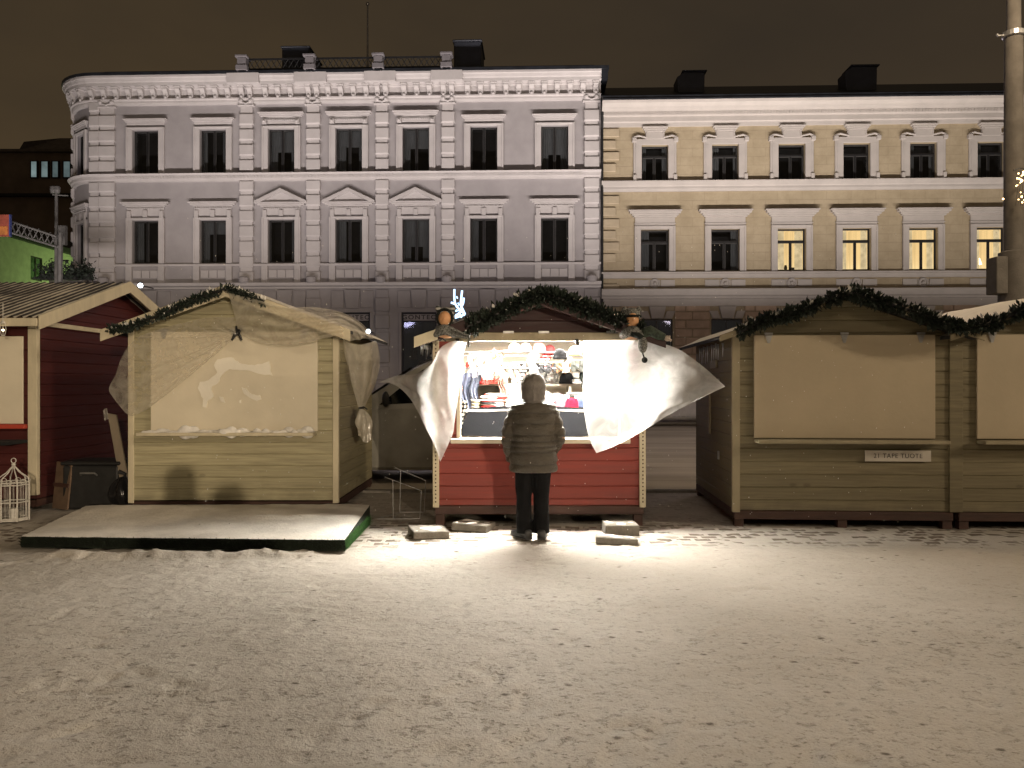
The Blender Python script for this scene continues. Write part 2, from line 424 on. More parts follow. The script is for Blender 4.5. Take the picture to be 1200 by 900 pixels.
# ploughed rim along the front of the low platform
H += .045*np.exp(-((GY-7.43-.05*np.sin(GX*2.1))/.09)**2)*np.clip((GX+4.7)/.4,0,1)*np.clip((-1.6-GX)/.4,0,1)*(.45+1.3*(vnoise(GX,GY,.09,9)+.5))
ny, nx = GX.shape
me = bpy.data.meshes.new('ground')
co = np.stack([GX, GY, H], -1).reshape(-1, 3)
idx = np.arange(ny*nx).reshape(ny, nx)
quads = np.stack([idx[:-1,:-1], idx[:-1,1:], idx[1:,1:], idx[1:,:-1]], -1).reshape(-1, 4)
me.vertices.add(len(co)); me.vertices.foreach_set('co', co.ravel())
me.loops.add(quads.size); me.loops.foreach_set('vertex_index', quads.ravel())
me.polygons.add(len(quads)); me.polygons.foreach_set('loop_start', np.arange(0, quads.size, 4)); me.polygons.foreach_set('loop_total', np.full(len(quads), 4))
me.polygons.foreach_set('use_smooth', np.ones(len(quads), bool)); me.update(); me.validate()

def ground_mat():
    m, nt, out = nodes('trodden_snow'); q = NT(nt)
    p = q.n('NewGeometry').outputs['Position']; sep = q.n('SeparateXYZ', {0: p})
    big = q.noise(p, .55, 4, .6); mid = q.noise(p, 3.0, 6, .65, .5); fine = q.noise(p, 16, 5, .7); gr = q.noise(p, 120, 2, .7)
    c = q.mix(q.ramp(big, .3, .72), (.43,.40,.355), (.52,.49,.445))
    c = q.mix(q.ramp(fine, .3, .8, 0, .30), c, (.36,.30,.235))
    # dirt: small smudges broken up by grain, denser towards the viewer and in worn patches
    pf = q.scaled(p, (1, 1.25, 1))
    sm1 = q.noise(pf, 7.5, 7, .72, .3); sm2 = q.noise(pf, 30, 5, .7); sm3 = q.noise(pf, 75, 3, .65)
    patch = q.ramp(q.noise(p, .45, 4, .6), .3, .72, 0, 1); near = q.ramp(sep.outputs[1], 3, 8, 1, .25)
    k_ = q.math('MULTIPLY_ADD', patch, .55, .45); k_ = q.math('MULTIPLY', k_, near)
    d1 = q.math('MULTIPLY', q.ramp(q.math('ADD', q.math('MULTIPLY', sm1, .62), q.math('MULTIPLY', sm2, .38)), .525, .615), k_)
    d2 = q.math('MULTIPLY', q.ramp(sm2, .56, .66), k_); d3 = q.math('MULTIPLY', q.ramp(sm3, .56, .70), .8)
    c = q.mix(q.math('MULTIPLY', d1, .55), c, (.12,.094,.063))
    c = q.mix(q.math('MULTIPLY', d2, .75), c, (.075,.058,.04))
    c = q.mix(q.math('MULTIPLY', d3, q.math('MULTIPLY_ADD', k_, .45, .12)), c, (.10,.08,.058))
    sx = q.n('TexVoronoi', {'Vector': q.scaled(p, (6, 9, 6)), 'Scale': 1.0})
    pick = q.math('GREATER_THAN', q.n('SeparateColor', {0: sx.outputs['Color']}).outputs[0], .62)
    sm = q.math('MULTIPLY', q.math('MULTIPLY', q.ramp(q.math('ADD', sx.outputs['Distance'], q.math('MULTIPLY', q.math('SUBTRACT', sm2, .5), .35)), .03, .19, 1, 0), pick), .9)
    c = q.mix(sm, c, (.075,.056,.038))
    c = q.mix(q.ramp(gr, .60, .78, 0, .35), c, (.2,.16,.12))
    # paving setts showing through in front of the stalls
    warp = q.n('VectorMath', {0: p, 1: q.scaled(q.n('TexNoise', {'Vector': p, 'Scale': 2.5, 'Detail': 2}).outputs['Color'], (.05,.05,.05))}, operation='ADD').outputs[0]
    br = q.n('TexBrick', {'Vector': warp, 'Scale': 1.0, 'Mortar Size': .028, 'Mortar Smooth': .6, 'Brick Width': .20, 'Row Height': .145, 'Color1': (0,0,0,1), 'Color2': (1,1,1,1)}, offset=.5)
    reg = q.math('MULTIPLY', q.ramp(sep.outputs[1], 7.6, 8.15, 0, 1), q.ramp(sep.outputs[1], 8.9, 9.5, 1, .30))
    pn = q.math('ADD', q.math('MULTIPLY', q.noise(p, 1.5, 5, .65), .5), q.math('MULTIPLY', q.noise(p, 6.5, 4, .6), .5))
    pm = q.math('MULTIPLY', q.math('MULTIPLY', q.math('MULTIPLY', q.ramp(pn, .43, .50), q.ramp(q.n('SeparateColor', {0: br.outputs['Color']}).outputs[0], .18, .48)), reg), q.ramp(br.outputs['Fac'], .05, .5, 1, 0))
    c = q.mix(q.math('MULTIPLY', pm, .9), c, q.mix(q.n('SeparateColor', {0: br.outputs['Color']}).outputs[0], (.065,.048,.033), (.12,.088,.06)))
    # tracks of the street behind
    road = q.ramp(sep.outputs[1], 11.5, 12.0)
    tr = q.noise(q.scaled(p, (.05, 1.5, 1)), 1.6, 5, .6)
    rc = q.mix(q.ramp(tr, .35, .62), (.40,.36,.30), (.20,.165,.13))
    c = q.mix(q.math('MULTIPLY', road, .8), c, rc)
    b = q.n('BsdfPrincipled', {'Base Color': c, 'Roughness': .72, 'Specular IOR Level': .3})
    hgt = q.math('ADD', q.math('ADD', q.math('MULTIPLY', fine, .8), q.math('MULTIPLY', gr, .14)), q.math('MULTIPLY', d1, -.35))
    hgt = q.math('ADD', hgt, q.math('MULTIPLY', pm, -.3))
    q.set(b.inputs['Normal'], q.n('Bump', {'Strength': .6, 'Distance': .03, 'Height': hgt}))
    q.set(out.inputs[0], b); return m
g = bpy.data.objects.new('ground', me); tag(finish(g, ground_mat()), kind='structure')
k = MB(); k.box(-120, 120, 11.62, 11.80, -.05, .03)
tag(k.build('kerb', M['concrete'], bevel=.015), kind='structure')
M['road'] = mat('slushy_road', (.34,.30,.245), .7, .3, 1.1, .3, 20, stretch=(.12,1,1), world=True)
k = MB(); k.box(-300, 300, 11.9, 33.2, -.03, .006); tag(k.build('road', M['road']), kind='structure')
k = MB(); k.box(-300, 300, 33.2, 37.0, -.1, .13)
tag(k.build('pavement', mat('snowy_pavement', (.5,.46,.42), .8, .2, 3, .2, 20)), kind='structure')

# ------------------------------------------------------------------ facades
FY, TH = 38.0, R(2)
def FYat(px): return FY / (1 + (px-600)/FPX*math.tan(TH))
def fu(px): return (px-600)/FPX*FYat(px)/math.cos(TH)
def ZL(py): return CAMH + (450-py)*FYat(400)/FPX      # heights of the pale building (measured mid facade)
def ZLo(py, out): return CAMH + (ZL(py)-CAMH)*(1-out/FYat(400))
def ZYo(py, out): return CAMH + (ZY(py)-CAMH)*(1-out/FYat(928))
def ZY(py): return CAMH + (450-py)*FYat(928)/FPX      # heights of the yellow building
def facade_root(name, label, u):
    return thing(name, label, 'building', (u*math.cos(TH), FY - u*math.sin(TH), 0), -TH)

def wall_with_holes(mb, u0, u1, z0, z1, holes, depth=.28):
    us = sorted({u0, u1, *[h[0] for h in holes], *[h[1] for h in holes]}); zs = sorted({z0, z1, *[h[2] for h in holes], *[h[3] for h in holes]})
    us = [u for u in us if u0 <= u <= u1]; zs = [z for z in zs if z0 <= z <= z1]
    for a, b in zip(us, us[1:]):
        for c, d in zip(zs, zs[1:]):
            m, n = (a+b)/2, (c+d)/2
            if any(h[0] < m < h[1] and h[2] < n < h[3] for h in holes): continue
            mb.add([(a,0,c),(b,0,c),(b,0,d),(a,0,d)], [(0,1,2,3)])
    for a, b, c, d in holes:
        for p, r in (((a,c),(a,d)), ((b,d),(b,c)), ((a,d),(b,d)), ((b,c),(a,c))):
            mb.add([(p[0],0,p[1]),(r[0],0,r[1]),(r[0],depth,r[1]),(p[0],depth,p[1])], [(0,1,2,3)])

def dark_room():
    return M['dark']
wcount = [0]
def window(root, u, z0, wd, ht, style, lit=None, blind=0.0, v=.16, rot=None, at_=None):
    """window part: frame with glass, curtain and the room behind as sub-parts"""
    fw = .05; mb = MB(); x = wd/2
    mb.box(-x, -x+fw, 0, .09, 0, ht); mb.box(x-fw, x, 0, .09, 0, ht); mb.box(-x+fw, x-fw, 0, .09, 0, fw); mb.box(-x+fw, x-fw, 0, .09, ht-fw, ht)
    if style == 'L':
        mb.box(-.045, .045, -.012, .08, fw, ht-fw)
    else:
        tz = ht*.70
        mb.box(-x+fw, x-fw, -.01, .08, tz-.05, tz+.05); mb.box(-.045, .045, -.012, .078, fw, tz-.05)
    f = mb.build('window', M['frame_dark'], root, loc=(u, v, z0), bevel=.012)
    if rot is not None: f.rotation_euler = (0,0,rot); f.location = at_
    # thin pale sash edges
    sb = MB(); e = .022
    cells = [(-x+fw, -.045, fw, ht-fw), (.045, x-fw, fw, ht-fw)] if style == 'L' else [(-x+fw, -.045, fw, tz-.05), (.045, x-fw, fw, tz-.05), (-x+fw, x-fw, tz+.05, ht-fw)]
    for a, b, c, d in cells:
        sb.box(a, a+e, .03, .06, c, d); sb.box(b-e, b, .03, .06, c, d); sb.box(a+e, b-e, .03, .06, c, c+e); sb.box(a+e, b-e, .03, .06, d-e, d)
    sb.build('sash', M['frame_pale'], f)
    gb = MB()
    for a, b, c, d in cells: gb.add([(a,.045,c),(b,.045,c),(b,.045,d),(a,.045,d)], [(0,1,2,3)])
    gb.build('pane', M['glass'], f)
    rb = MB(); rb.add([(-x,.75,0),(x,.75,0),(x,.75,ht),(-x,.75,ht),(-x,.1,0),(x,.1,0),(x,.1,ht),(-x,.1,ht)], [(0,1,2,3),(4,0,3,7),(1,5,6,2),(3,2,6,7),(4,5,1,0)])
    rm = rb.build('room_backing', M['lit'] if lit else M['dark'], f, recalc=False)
    rnd = random.Random(wcount[0]*13+5); wcount[0] += 1
    cb = MB()
    def drape(a, b, c, d, amp=.02):
        cb.grid(lambda s, t: (a+(b-a)*s, .2+amp*math.sin(s*(b-a)*60), c+(d-c)*t), 18, 2)
    if lit:
        k = x*.55 if lit == 1 else x*.42
        drape(-x+fw, -x+fw+k, fw, ht-fw); drape(x-fw-k, x-fw, fw, ht-fw)
        cb.build('curtain', M['litcurtain'], f)
        ob = MB()
        if lit == 1:
            ob.lathe([(.05,.07),(.09,.2),(.06,.3),(.05,.34)], (-.1,.42,0), 10); ob.box(.15,.4,.35,.5,.07,.22); ob.build('sill_ornament', M['frame_dark'], f)
        if lit == 3:
            ob.lathe([(.05,.07),(.02,.2),(.02,.32)], (-x*.45,.42,0), 10); ob.lathe([(.21,.32),(.12,.62)], (-x*.45,.42,0), 12)
            ob.ball((-x*.5,.5,ht-.62), .13, 10); ob.tube([(-x*.5,.5,ht-.5),(-x*.5,.5,ht-.08)], .012, 5)
            ob.build('table_lamp', M['lampshade'], f)
    elif blind is not None:
        if blind > 0: drape(-x+fw, x-fw, ht*(1-blind), ht-fw, .004)
        if rnd.random() < .6:
            k = rnd.uniform(.12,.32)*wd; drape(-x+fw, -x+fw+k, fw, ht-fw)
        if rnd.random() < .4:
            k = rnd.uniform(.08,.26)*wd; drape(x-fw-k, x-fw, fw, ht-fw)
        if cb.v: cb.build('curtain', M['curtain'], f)
    return f
M['litcurtain'] = emit('warm_lit_curtain', (1.0,.78,.44), 1.1, .35, 3)
M['lampshade'] = emit('lampshade_glow', (1,.82,.5), 5)

def surround(root, u, z0, wd, ht, kind, trim):
    """stucco frame and hood around one window; local origin at window foot centre"""
    b = .30; x = wd/2; mb = MB(); tb = {'hoodY': .16}.get(kind, .12)
    def prof(z, steps, x0, x1):
        for (o, h, ex) in steps:
            mb.box(x0-ex, x1+ex, -o, 0.0, z, z+h); z += h
        return z
    if kind != 'crown':
        mb.box(-x-b, -x, -.10, 0, -.02, ht+tb); mb.box(x, x+b, -.10, 0, -.02, ht+tb); mb.box(-x, x, -.098, 0, ht, ht+tb)
        mb.box(-x-b-.002, -x-b+.09, -.135, -.0, -.02, ht+tb+.002); mb.box(x+b-.09, x+b+.002, -.135, 0, -.02, ht+tb+.002); mb.box(-x-b+.09, x+b-.09, -.133, 0, ht+tb-.07, ht+tb+.002)
    z = ht + b*.8
    if kind == 'plain3':      # top storey, outer bays
        z = prof(z+.003, [(.06,.12,b-.02),(.12,.05,b+.03),(.17,.06,b+.08),(.22,.05,b+.13)], -x, x)
    elif kind == 'bracket3':  # top storey, middle bays
        z = prof(z+.003, [(.06,.32,b-.03),(.12,.06,b+.05),(.18,.08,b+.12),(.24,.06,b+.17)], -x, x)
        for sgn in (-1,1):
            mb.obox((sgn*(x+b*.5), -.14, ht+tb+.18), (.22,.16,.22)); mb.ball((sgn*(x+b*.5), -.23, ht+tb+.18), .07, 8)
        n = 13
        for i in range(n): mb.obox((-x+.02+(2*x-.04)*i/(n-1), -.115, ht+tb+.27), (.07,.05,.08))
    elif kind == 'hood2':
        z = prof(z+.003, [(.06,.42,b-.04),(.12,.06,b+.04),(.18,.09,b+.15),(.24,.07,b+.25)], -x, x)
        n = 17
        for i in range(n): mb.obox((-x-.2+(2*x+.4)*i/(n-1), -.13, ht+tb+.45), (.06,.04,.06))
        mb.obox((0,-.09,ht+tb+.2), (.22,.10,.34))
        for sgn in (-1,1): mb.obox((sgn*(x+b*.5),-.09,ht+tb+.17), (.2,.09,.36))
    elif kind == 'ped2':
        z = prof(z+.003, [(.06,.38,b-.04),(.12,.06,b+.06),(.18,.08,b+.2),(.24,.07,b+.33)], -x, x)
        n = 19
        for i in range(n): mb.obox((-x-.2+(2*x+.4)*i/(n-1), -.13, ht+tb+.41), (.06,.04,.06))
        for sgn in (-1,1): mb.obox((sgn*(x+b*.5),-.09,ht+tb+.17), (.2,.09,.36))
        mb.obox((0,-.09,ht+tb+.2), (.2,.10,.3))
        W = x+b+.33; hh = .66; t = .14
        for sgn in (-1,1):
            mb.prism([(sgn*W,-.26,z+.001),(sgn*W,-.26,z+.05),(0,-.26,z+hh),(0,-.26,z+hh-t*1.25),(sgn*(W-t*2.2),-.26,z+.001)], (0,.26,0))
        mb.prism([(-W+.3,-.08,z),(W-.3,-.08,z),(0,-.08,z+hh-.16)], (0,.08,0))
    elif kind == 'crown':     # top storey of the yellow house
        mb.box(-x-b, -x, -.10, 0, 0, ht+.02); mb.box(x, x+b, -.10, 0, 0, ht+.02); mb.box(-x-b, x+b, -.102, 0, ht+.02, ht+b*1.0)
        for sgn in (-1,1):
            s0 = -x-b if sgn < 0 else x+b
            mb.box(min(s0, s0+sgn*.09), max(s0, s0+sgn*.09), -.09, 0, .35, ht+b*.7); mb.obox((s0+sgn*.03,-.08,.14), (.16,.18,.28)); mb.obox((s0+sgn*.06,-.1,ht+b*.8), (.2,.2,.2))
            mb.tube([(sgn*(x+b+.12),-.12,ht+b+.05),(sgn*(x+b*.6),-.13,ht+b+.14),(sgn*(x*.66),-.13,ht+b+.05),(sgn*(x*.62),-.13,ht+b+.36)], .055, 6)
        zz = ht+b-.02
        mb.box(-x*.72, x*.72, -.12, 0, zz, zz+.34)
        mb.box(-x*.95, x*.95, -.27, 0, zz+.50, zz+.58)
        mb.box(-x*.84, x*.84, -.22, -.002, zz+.42, zz+.498); mb.box(-x*.76, x*.76, -.17, -.002, zz+.342, zz+.418)
    elif kind == 'hoodY':
        b2 = .33
        z = prof(ht+tb+.003, [(.08,.08,b-.02),(.12,.05,b+.02),(.09,.28,b-.02),(.15,.08,b+.06),(.20,.09,b+.14),(.26,.11,b+.24),(.31,.05,b+.30)], -x, x)
    return mb.build('window_surround', trim, root, loc=(u, 0, z0), bevel=.012)
# ------------------------------------------------------------------ pale corner building
U0 = fu(410)
pale = facade_root('corner_building', 'pale stucco three storey corner building with pedimented windows and bracketed cornice', U0)
L = lambda px: fu(px) - U0
def part(mb, name, m, root, **k): return mb.build(name, m, root, **k)
WC = [L(p) for p in (171, 250, 330, 409, 487.5, 567, 650)]
xa, xr, RR = L(117), L(704), 2.2
def arc(out=0, n=9, back=13.0):
    pts = [(xa-RR-out, back)]
    for i in range(n+1):
        f = R(90 - 90*i/n); pts.append((xa - (RR+out)*math.sin(f), RR - (RR+out)*math.cos(f)))
    return pts
PATH = arc() + [(xr, 0)]
w3, h3, z3 = 1.30, 2.11, ZL(201); w2, h2, z2 = 1.31, 2.09, ZL(307.5)
SHOP = [L(p) for p in (176, 255, 334, 413, 491, 571, 652)]; sw, stop = 1.72, ZL(366)
holes = [(u-w3/2, u+w3/2, z3, z3+h3) for u in WC] + [(u-w2/2, u+w2/2, z2, z2+h2) for u in WC] + [(u-sw/2, u+sw/2, .5, stop) for u in SHOP]
mb = MB(); wall_with_holes(mb, xa, xr, 0, ZL(86), holes)
# rounded corner: arc strips with one flat bay that carries the corner windows
def ap(f): return (xa - RR*math.sin(R(f)), RR - RR*math.cos(R(f)))
flatA, flatB = 16, 60
for a, b in ((0,8),(8,16),(60,75),(75,90)):
    p, r = ap(b), ap(a); mb.add([(p[0],p[1],0),(r[0],r[1],0),(r[0],r[1],ZL(86)),(p[0],p[1],ZL(86))], [(0,1,2,3)])
mb.add([(xa-RR,13,0),(xa-RR,RR,0),(xa-RR,RR,ZL(86)),(xa-RR,13,ZL(86))], [(0,1,2,3)])
pA, pB = Vector(ap(flatB)), Vector(ap(flatA)); fd = (pB-pA).normalized(); fl_len = (pB-pA).length; frot = math.atan2(fd.y, fd.x); fin = Vector((-fd.y, fd.x))
cm = MB(); cw = 1.0
wall_with_holes(cm, -fl_len/2, fl_len/2, 0, ZL(86), [(-cw/2, cw/2, z3, z3+h3), (-cw/2, cw/2, z2, z2+h2)])
mid = (pA+pB)/2
mb.add([(mid.x + v[0]*fd.x + v[1]*fin.x, mid.y + v[0]*fd.y + v[1]*fin.y, v[2]) for v in cm.v], cm.f)
mb.add([(xa-RR,13,0),(xr,13,0),(xr,13,ZL(86)),(xa-RR,13,ZL(86)),(xr,0,0),(xr,0,ZL(86))], [(0,1,2,3),(1,4,5,2)])
part(mb, 'wall', M['white_stucco'], pale, recalc=False)
for i, u in enumerate(WC):
    mids = i in (2,3,4)
    window(pale, u, z3, w3, h3, 'L', blind=[0,0,.5,.4,.45,0,.62][i])
    window(pale, u, z2, w2, h2, 'L', blind=[0,.3,0,0,.62,0,0][i])
    surround(pale, u, z3, w3, h3, 'bracket3' if mids else 'plain3', M['white_trim'])
    surround(pale, u, z2, w2, h2, 'ped2' if mids else 'hood2', M['white_trim'])
    ap_ = MB()   # apron below the first-floor window with its small panels
    for s in (-1,1): ap_.box(u+s*(w2/2+.15)-.15, u+s*(w2/2+.15)+.15, -.14, 0, ZL(331.5), ZL(309)); ap_.box(u+s*(w2/2+.15)-.08, u+s*(w2/2+.15)+.08, -.155, -.141, ZL(328), ZL(316))
    for s in (-.42,0,.42): ap_.box(u+s-.19, u+s+.19, -.05, 0, ZL(325), ZL(316))
    part(ap_, 'window_apron', M['white_trim'], pale, bevel=.01)
for zz, hh in ((z3,h3),(z2,h2)):
    c = mid + fin*.14
    window(pale, 0, zz, cw, hh, 'L', blind=0, rot=frot, at_=(c.x, c.y, zz))
    s = surround(pale, 0, zz, cw, hh, 'plain3' if zz == z3 else 'hood2', M['white_trim']); s.location = (mid.x, mid.y, zz); s.rotation_euler = (0,0,frot); s.scale = (.86,1,1)

def bands(x0, x1, za, zb, out=.17, pitch=.745, blk=.56):
    p = MB(); p.box(x0+.06, x1-.06, -out*.55, 0, za, zb); z = za + .02
    while z + blk < zb + .2:
        t = min(z+blk, zb-.01); c = .05
        if t - z > .12: p.prism([(x0,0,z),(x0,-out+.05,z),(x0+.05,-out,z+c),(x0+.05,-out,t-c),(x0,-out+.05,t),(x0,0,t)], (x1-x0-.05,0,0)); p.box(x1-.05, x1, -out+.03, 0, z+.01, t-.01)
        z += pitch
    return p
PX = [(117,136),(281,298),(359,376),(440,456),(517,533),(684,702)]
for a, b in PX:
    x0, x1 = L(a), L(b)
    part(bands(x0, x1, ZL(332), ZL(211)), 'pilaster', M['white_trim'], pale, bevel=.012)
    p = bands(x0, x1, ZL(200.5), ZL(124))
    p.box(x0-.05, x1+.05, -.2, 0, ZL(124), ZL(122.5)); p.box(x0-.02, x1+.02, -.16, 0, ZL(122.4), ZL(116.6))
    for s in (x0+.12, x1-.12): p.ball((s,-.2,ZL(118.2)), .11, 8)
    p.tube([(x0+.1,-.19,ZL(119)),((x0+x1)/2,-.2,ZL(121.6)),(x1-.1,-.19,ZL(119))], .05, 6)
    p.box(x0-.06, x1+.06, -.24, 0, ZL(116.5), ZL(114.6))
    part(p, 'pilaster', M['white_trim'], pale, bevel=.012)
    p = bands(x0-.02, x1+.02, .1, ZL(340), .15, .83, .68)
    part(p, 'pier', M['white_stucco'], pale, bevel=.012)
    f = MB(); f.lathe([(.17,0),(.24,.08),(.26,.26),(.18,.34)], ((x0+x1)/2, -.42, ZL(333)), 12); f.box((x0+x1)/2-.05,(x0+x1)/2+.05,-.4,-.02,ZL(333)-.06,ZL(333)+.02)
    part(f, 'floodlight', M['white_stucco'], pale)
for f_deg in (6, 68):
    px_, py_ = ap(f_deg); d = MB()
    for za, zb in ((ZL(332), ZL(211)), (ZL(200.5), ZL(116))):
        d.add(bands(-.28, .28, za, zb).v, bands(-.28, .28, za, zb).f)
    o = part(d, 'pilaster', M['white_trim'], pale, bevel=.012); o.location = (px_, py_, 0); o.rotation_euler = (0,0,-R(f_deg))
def course(name, prof, m=None, path=None): return part(MB().sweep(prof, path or PATH), name, m or M['white_trim'], pale)
za, zb = ZLo(210.5,.2), ZLo(200.8,.3)
sc_ = course('string_course', [(-.05,za),(.10,za),(.12,za+.10),(.20,za+.12),(.20,za+.26),(.30,za+.30),(.34,zb-.03),(.30,zb),(-.05,zb)])
dn = MB(); x = L(138)
while x < L(683): dn.box(x, x+.09, -.245, -.19, za+.14, za+.24); x += .165
part(dn, 'dentil_row', M['white_trim'], sc_)
za, zb = ZL(338.5), ZL(331.8)
course('ledge', [(-.05,za),(.16,za),(.2,za+.08),(.42,za+.12),(.5,zb-.03),(.46,zb),(-.05,zb)])
za = ZL(311.5); course('sill_course', [(-.05,za),(.13,za),(.16,za+.05),(.16,za+.10),(-.05,za+.12)])
za, zb = ZL(121.4), ZL(114.5)
course('frieze_band', [(-.05,za),(.10,za),(.14,za+.1),(.14,zb-.1),(.22,zb-.06),(.22,zb),(-.05,zb)])
za, zb = ZLo(97.2,.42), ZLo(84.6,.56)
corn = course('cornice', [(-.05,za-.60),(.06,za-.60),(.07,za-.10),(.13,za-.07),(.14,za),(.42,za+.01),(.43,za+.15),(.47,za+.19),(.52,zb-.14),(.56,zb-.10),(.56,zb),(-.05,zb)])
for a, b in PX[1:5]:
    k = MB(); k.box(L(a)-.42, L(b)+.42, -.61, -.4, za+.012, zb+.03); k.box(L(a)-.36, L(b)+.36, -.52, -.3, za-.0, za+.011); part(k, 'cornice_break', M['white_trim'], corn, bevel=.03)
mod = MB(); mod.prism([(-.12,-.05,-.02),(-.12,-.37,-.02),(-.12,-.38,-.16),(-.12,-.32,-.22),(-.12,-.24,-.30),(-.12,-.20,-.45),(-.12,-.18,-.60),(-.12,-.05,-.60)], (.24,0,0))
mod.box(-.16,.16,-.40,-.05,-.07,.0); mod.ball((0,-.20,-.50), .09, 8)
m0 = None
pos = [(L(124) + i*(L(698)-L(124))/39, 0, 0) for i in range(40)] + [(L((a+b)/2)+s*.2, 0, 0) for a, b in PX[1:5] for s in (-1,1)]
taken = [p[0] for p in pos[40:]]
pos = [p for i, p in enumerate(pos) if i >= 40 or all(abs(p[0]-t) > .34 for t in taken)]
for f in (8, 24, 40, 56, 72): a_ = ap(f); pos.append((a_[0], a_[1], -R(f)))
for x_, y_, r_ in pos:
    if m0 is None: m0 = part(mod, 'modillion', M['white_trim'], corn, bevel=.015); o = m0
    else: o = m0.copy(); COL.objects.link(o); o.parent = corn
    o.location = (x_, y_, za); o.rotation_euler = (0,0,r_)
rf = MB(); e = .60
pts = arc(e, 9, 13) + [(xr+.35, -e), (xr+.35, 13)]
rf.prism([(a, b, zb+.002) for a, b in pts], (0,0,.14))
pts2 = [(xa-RR+.6,12.5),(xa-RR+.6,RR),(xa,.4),(xr-.3,.4),(xr-.3,12.5)]
rf.prism([(a, b, zb+.143) for a, b in pts2], (0,0,.42))
roof = part(rf, 'roof', M['sheetmetal'], pale)
ce = MB(); ce.box(xr+.003, xr+.30, -.57, 2, za+.01, zb); part(ce, 'cornice_end', M['sheetmetal'], pale)
zt = zb
M['pier_dim'] = mat('dimmed_stucco_pier', (.17,.16,.17), .9, .1, 3)  # pale stucco darkened to offset the floodlight on the roof piers
piers = [(283,296),(361,374),(440,453),(518.5,531.5)]
for a, b in piers:
    k = MB(); k.box(L(a)+.06, L(b)-.06, -.75, -.25, zt+.1, ZLo(68,.5)); k.box(L(a)-.02, L(b)+.02, -.83, -.17, ZLo(68,.5), ZLo(65.2,.5)); k.box(L(a), L(b), -.8, -.2, zt+.1, zt+.35)
    part(k, 'parapet_pier', M['pier_dim'], pale, bevel=.02)
for (a, b), (c, d) in zip(piers, piers[1:]):
    k = MB(); x0, x1 = L(b), L(c); k.box(x0, x1, -.54, -.46, ZLo(69,.5), ZLo(67.4,.5)); k.box(x0, x1, -.53, -.47, zt+.2, zt+.25)
    n = 10
    for i in range(n):
        p0, p1 = x0+(x1-x0)*i/n, x0+(x1-x0)*(i+1)/n
        k.tube([(p0,-.5,zt+.22),(p1,-.5,ZLo(68.5,.5))], .018, 4); k.tube([(p1,-.5,zt+.22),(p0,-.5,ZLo(68.5,.5))], .018, 4)
    part(k, 'parapet_railing', M['frame_dark'], pale)
M['bluebox'] = mat('dark_blue_cladding', (.030,.034,.046), .6, .2, 2)
for a, b, t, y0 in ((328,360,57,.3),(531,563,52.5,.3)):
    k = MB(); k.box(L(a), L(b), y0, y0+2.2, zt, ZL(t)+.2); k.box(L(a)-.06, L(b)+.06, y0-.06, y0+2.26, ZL(t)+.203, ZL(t)+.29); part(k, 'roof_hatch', M['bluebox'], pale, bevel=.03)
k = MB(); k.tube([(L(415),3,zt+.4),(L(415),3,ZL(-30))], [.06,.04], 8); k.ball((L(415),3,ZL(-30)), .1, 8); part(k, 'flagpole', M['metal'], pale)
# shop fronts of the ground floor
M['shopglow'] = lit_room('shop_interior', (.03,.028,.027), (.012,.011,.011), .5)
M['letter_dark'] = mat('dark_letters', (.05,.045,.045), .6, .1)
for i, u in enumerate(SHOP):
    f = MB(); x = sw/2; H_ = stop-.5
    f.box(-x, -x+.09, -.02, .1, 0, H_); f.box(x-.09, x, -.02, .1, 0, H_); f.box(-x+.09, x-.09, -.02, .1, 0, .09); f.box(-x+.09, x-.09, -.02, .1, H_-.09, H_); f.box(-x+.09, x-.09, -.015, .09, H_-.47, H_-.40)
    fo = f.build('shop_window', M['frame_dark'], pale, loc=(u, .12, .5), bevel=.01)
    g_ = MB(); g_.add([(-x+.09,.05,.09),(x-.09,.05,.09),(x-.09,.05,H_-.47),(-x+.09,.05,H_-.47)], [(0,1,2,3)]); g_.build('pane', M['glass'], fo)
    b_ = MB(); b_.add([(-x,1.2,0),(x,1.2,0),(x,1.2,H_),(-x,1.2,H_),(-x,.11,0),(x,.11,0),(x,.11,H_),(-x,.11,H_)], [(0,1,2,3),(4,0,3,7),(1,5,6,2),(3,2,6,7)]); b_.build('room_backing', M['shopglow'], fo, recalc=False)
    fa = MB(); fa.box(-x+.09, x-.09, -.005, .06, H_-.40, H_-.09); fs = fa.build('fascia', M['white_stucco'], fo)
    text_part('lettering', 'GONTEO', .30, M['letter_dark'], fs, (0, -.012, H_-.245), sx=1.15, spacing=1.25, bold=.006)
    d = MB()
    for (bx, bz, bw, bh) in ((-.5,2.3,.3,.5),(-.1,1.9,.26,.4),(-.5,1.4,.32,.42)): d.box(bx, bx+bw, .5, .53, bz, bz+bh)
    d.build('display_card', M['curtain'], fo)
    kp = MB()
    for s0, s1 in ((-1.02,-.42),(.42,1.02)): kp.box(u+s0*1.0, u+s1*1.0, -.07, 0, ZL(361), ZL(341))
    kp.prism([(u-.30,-.10,ZL(361.5)),(u+.30,-.10,ZL(361.5)),(u+.38,-.14,ZL(340)),(u-.38,-.14,ZL(340))], (0,.1,0)); kp.box(u-x-.12, u-x, -.05, 0, .2, stop); kp.box(u+x, u+x+.12, -.05, 0, .2, stop)
    part(kp, 'shop_surround', M['white_stucco'], pale, bevel=.012)
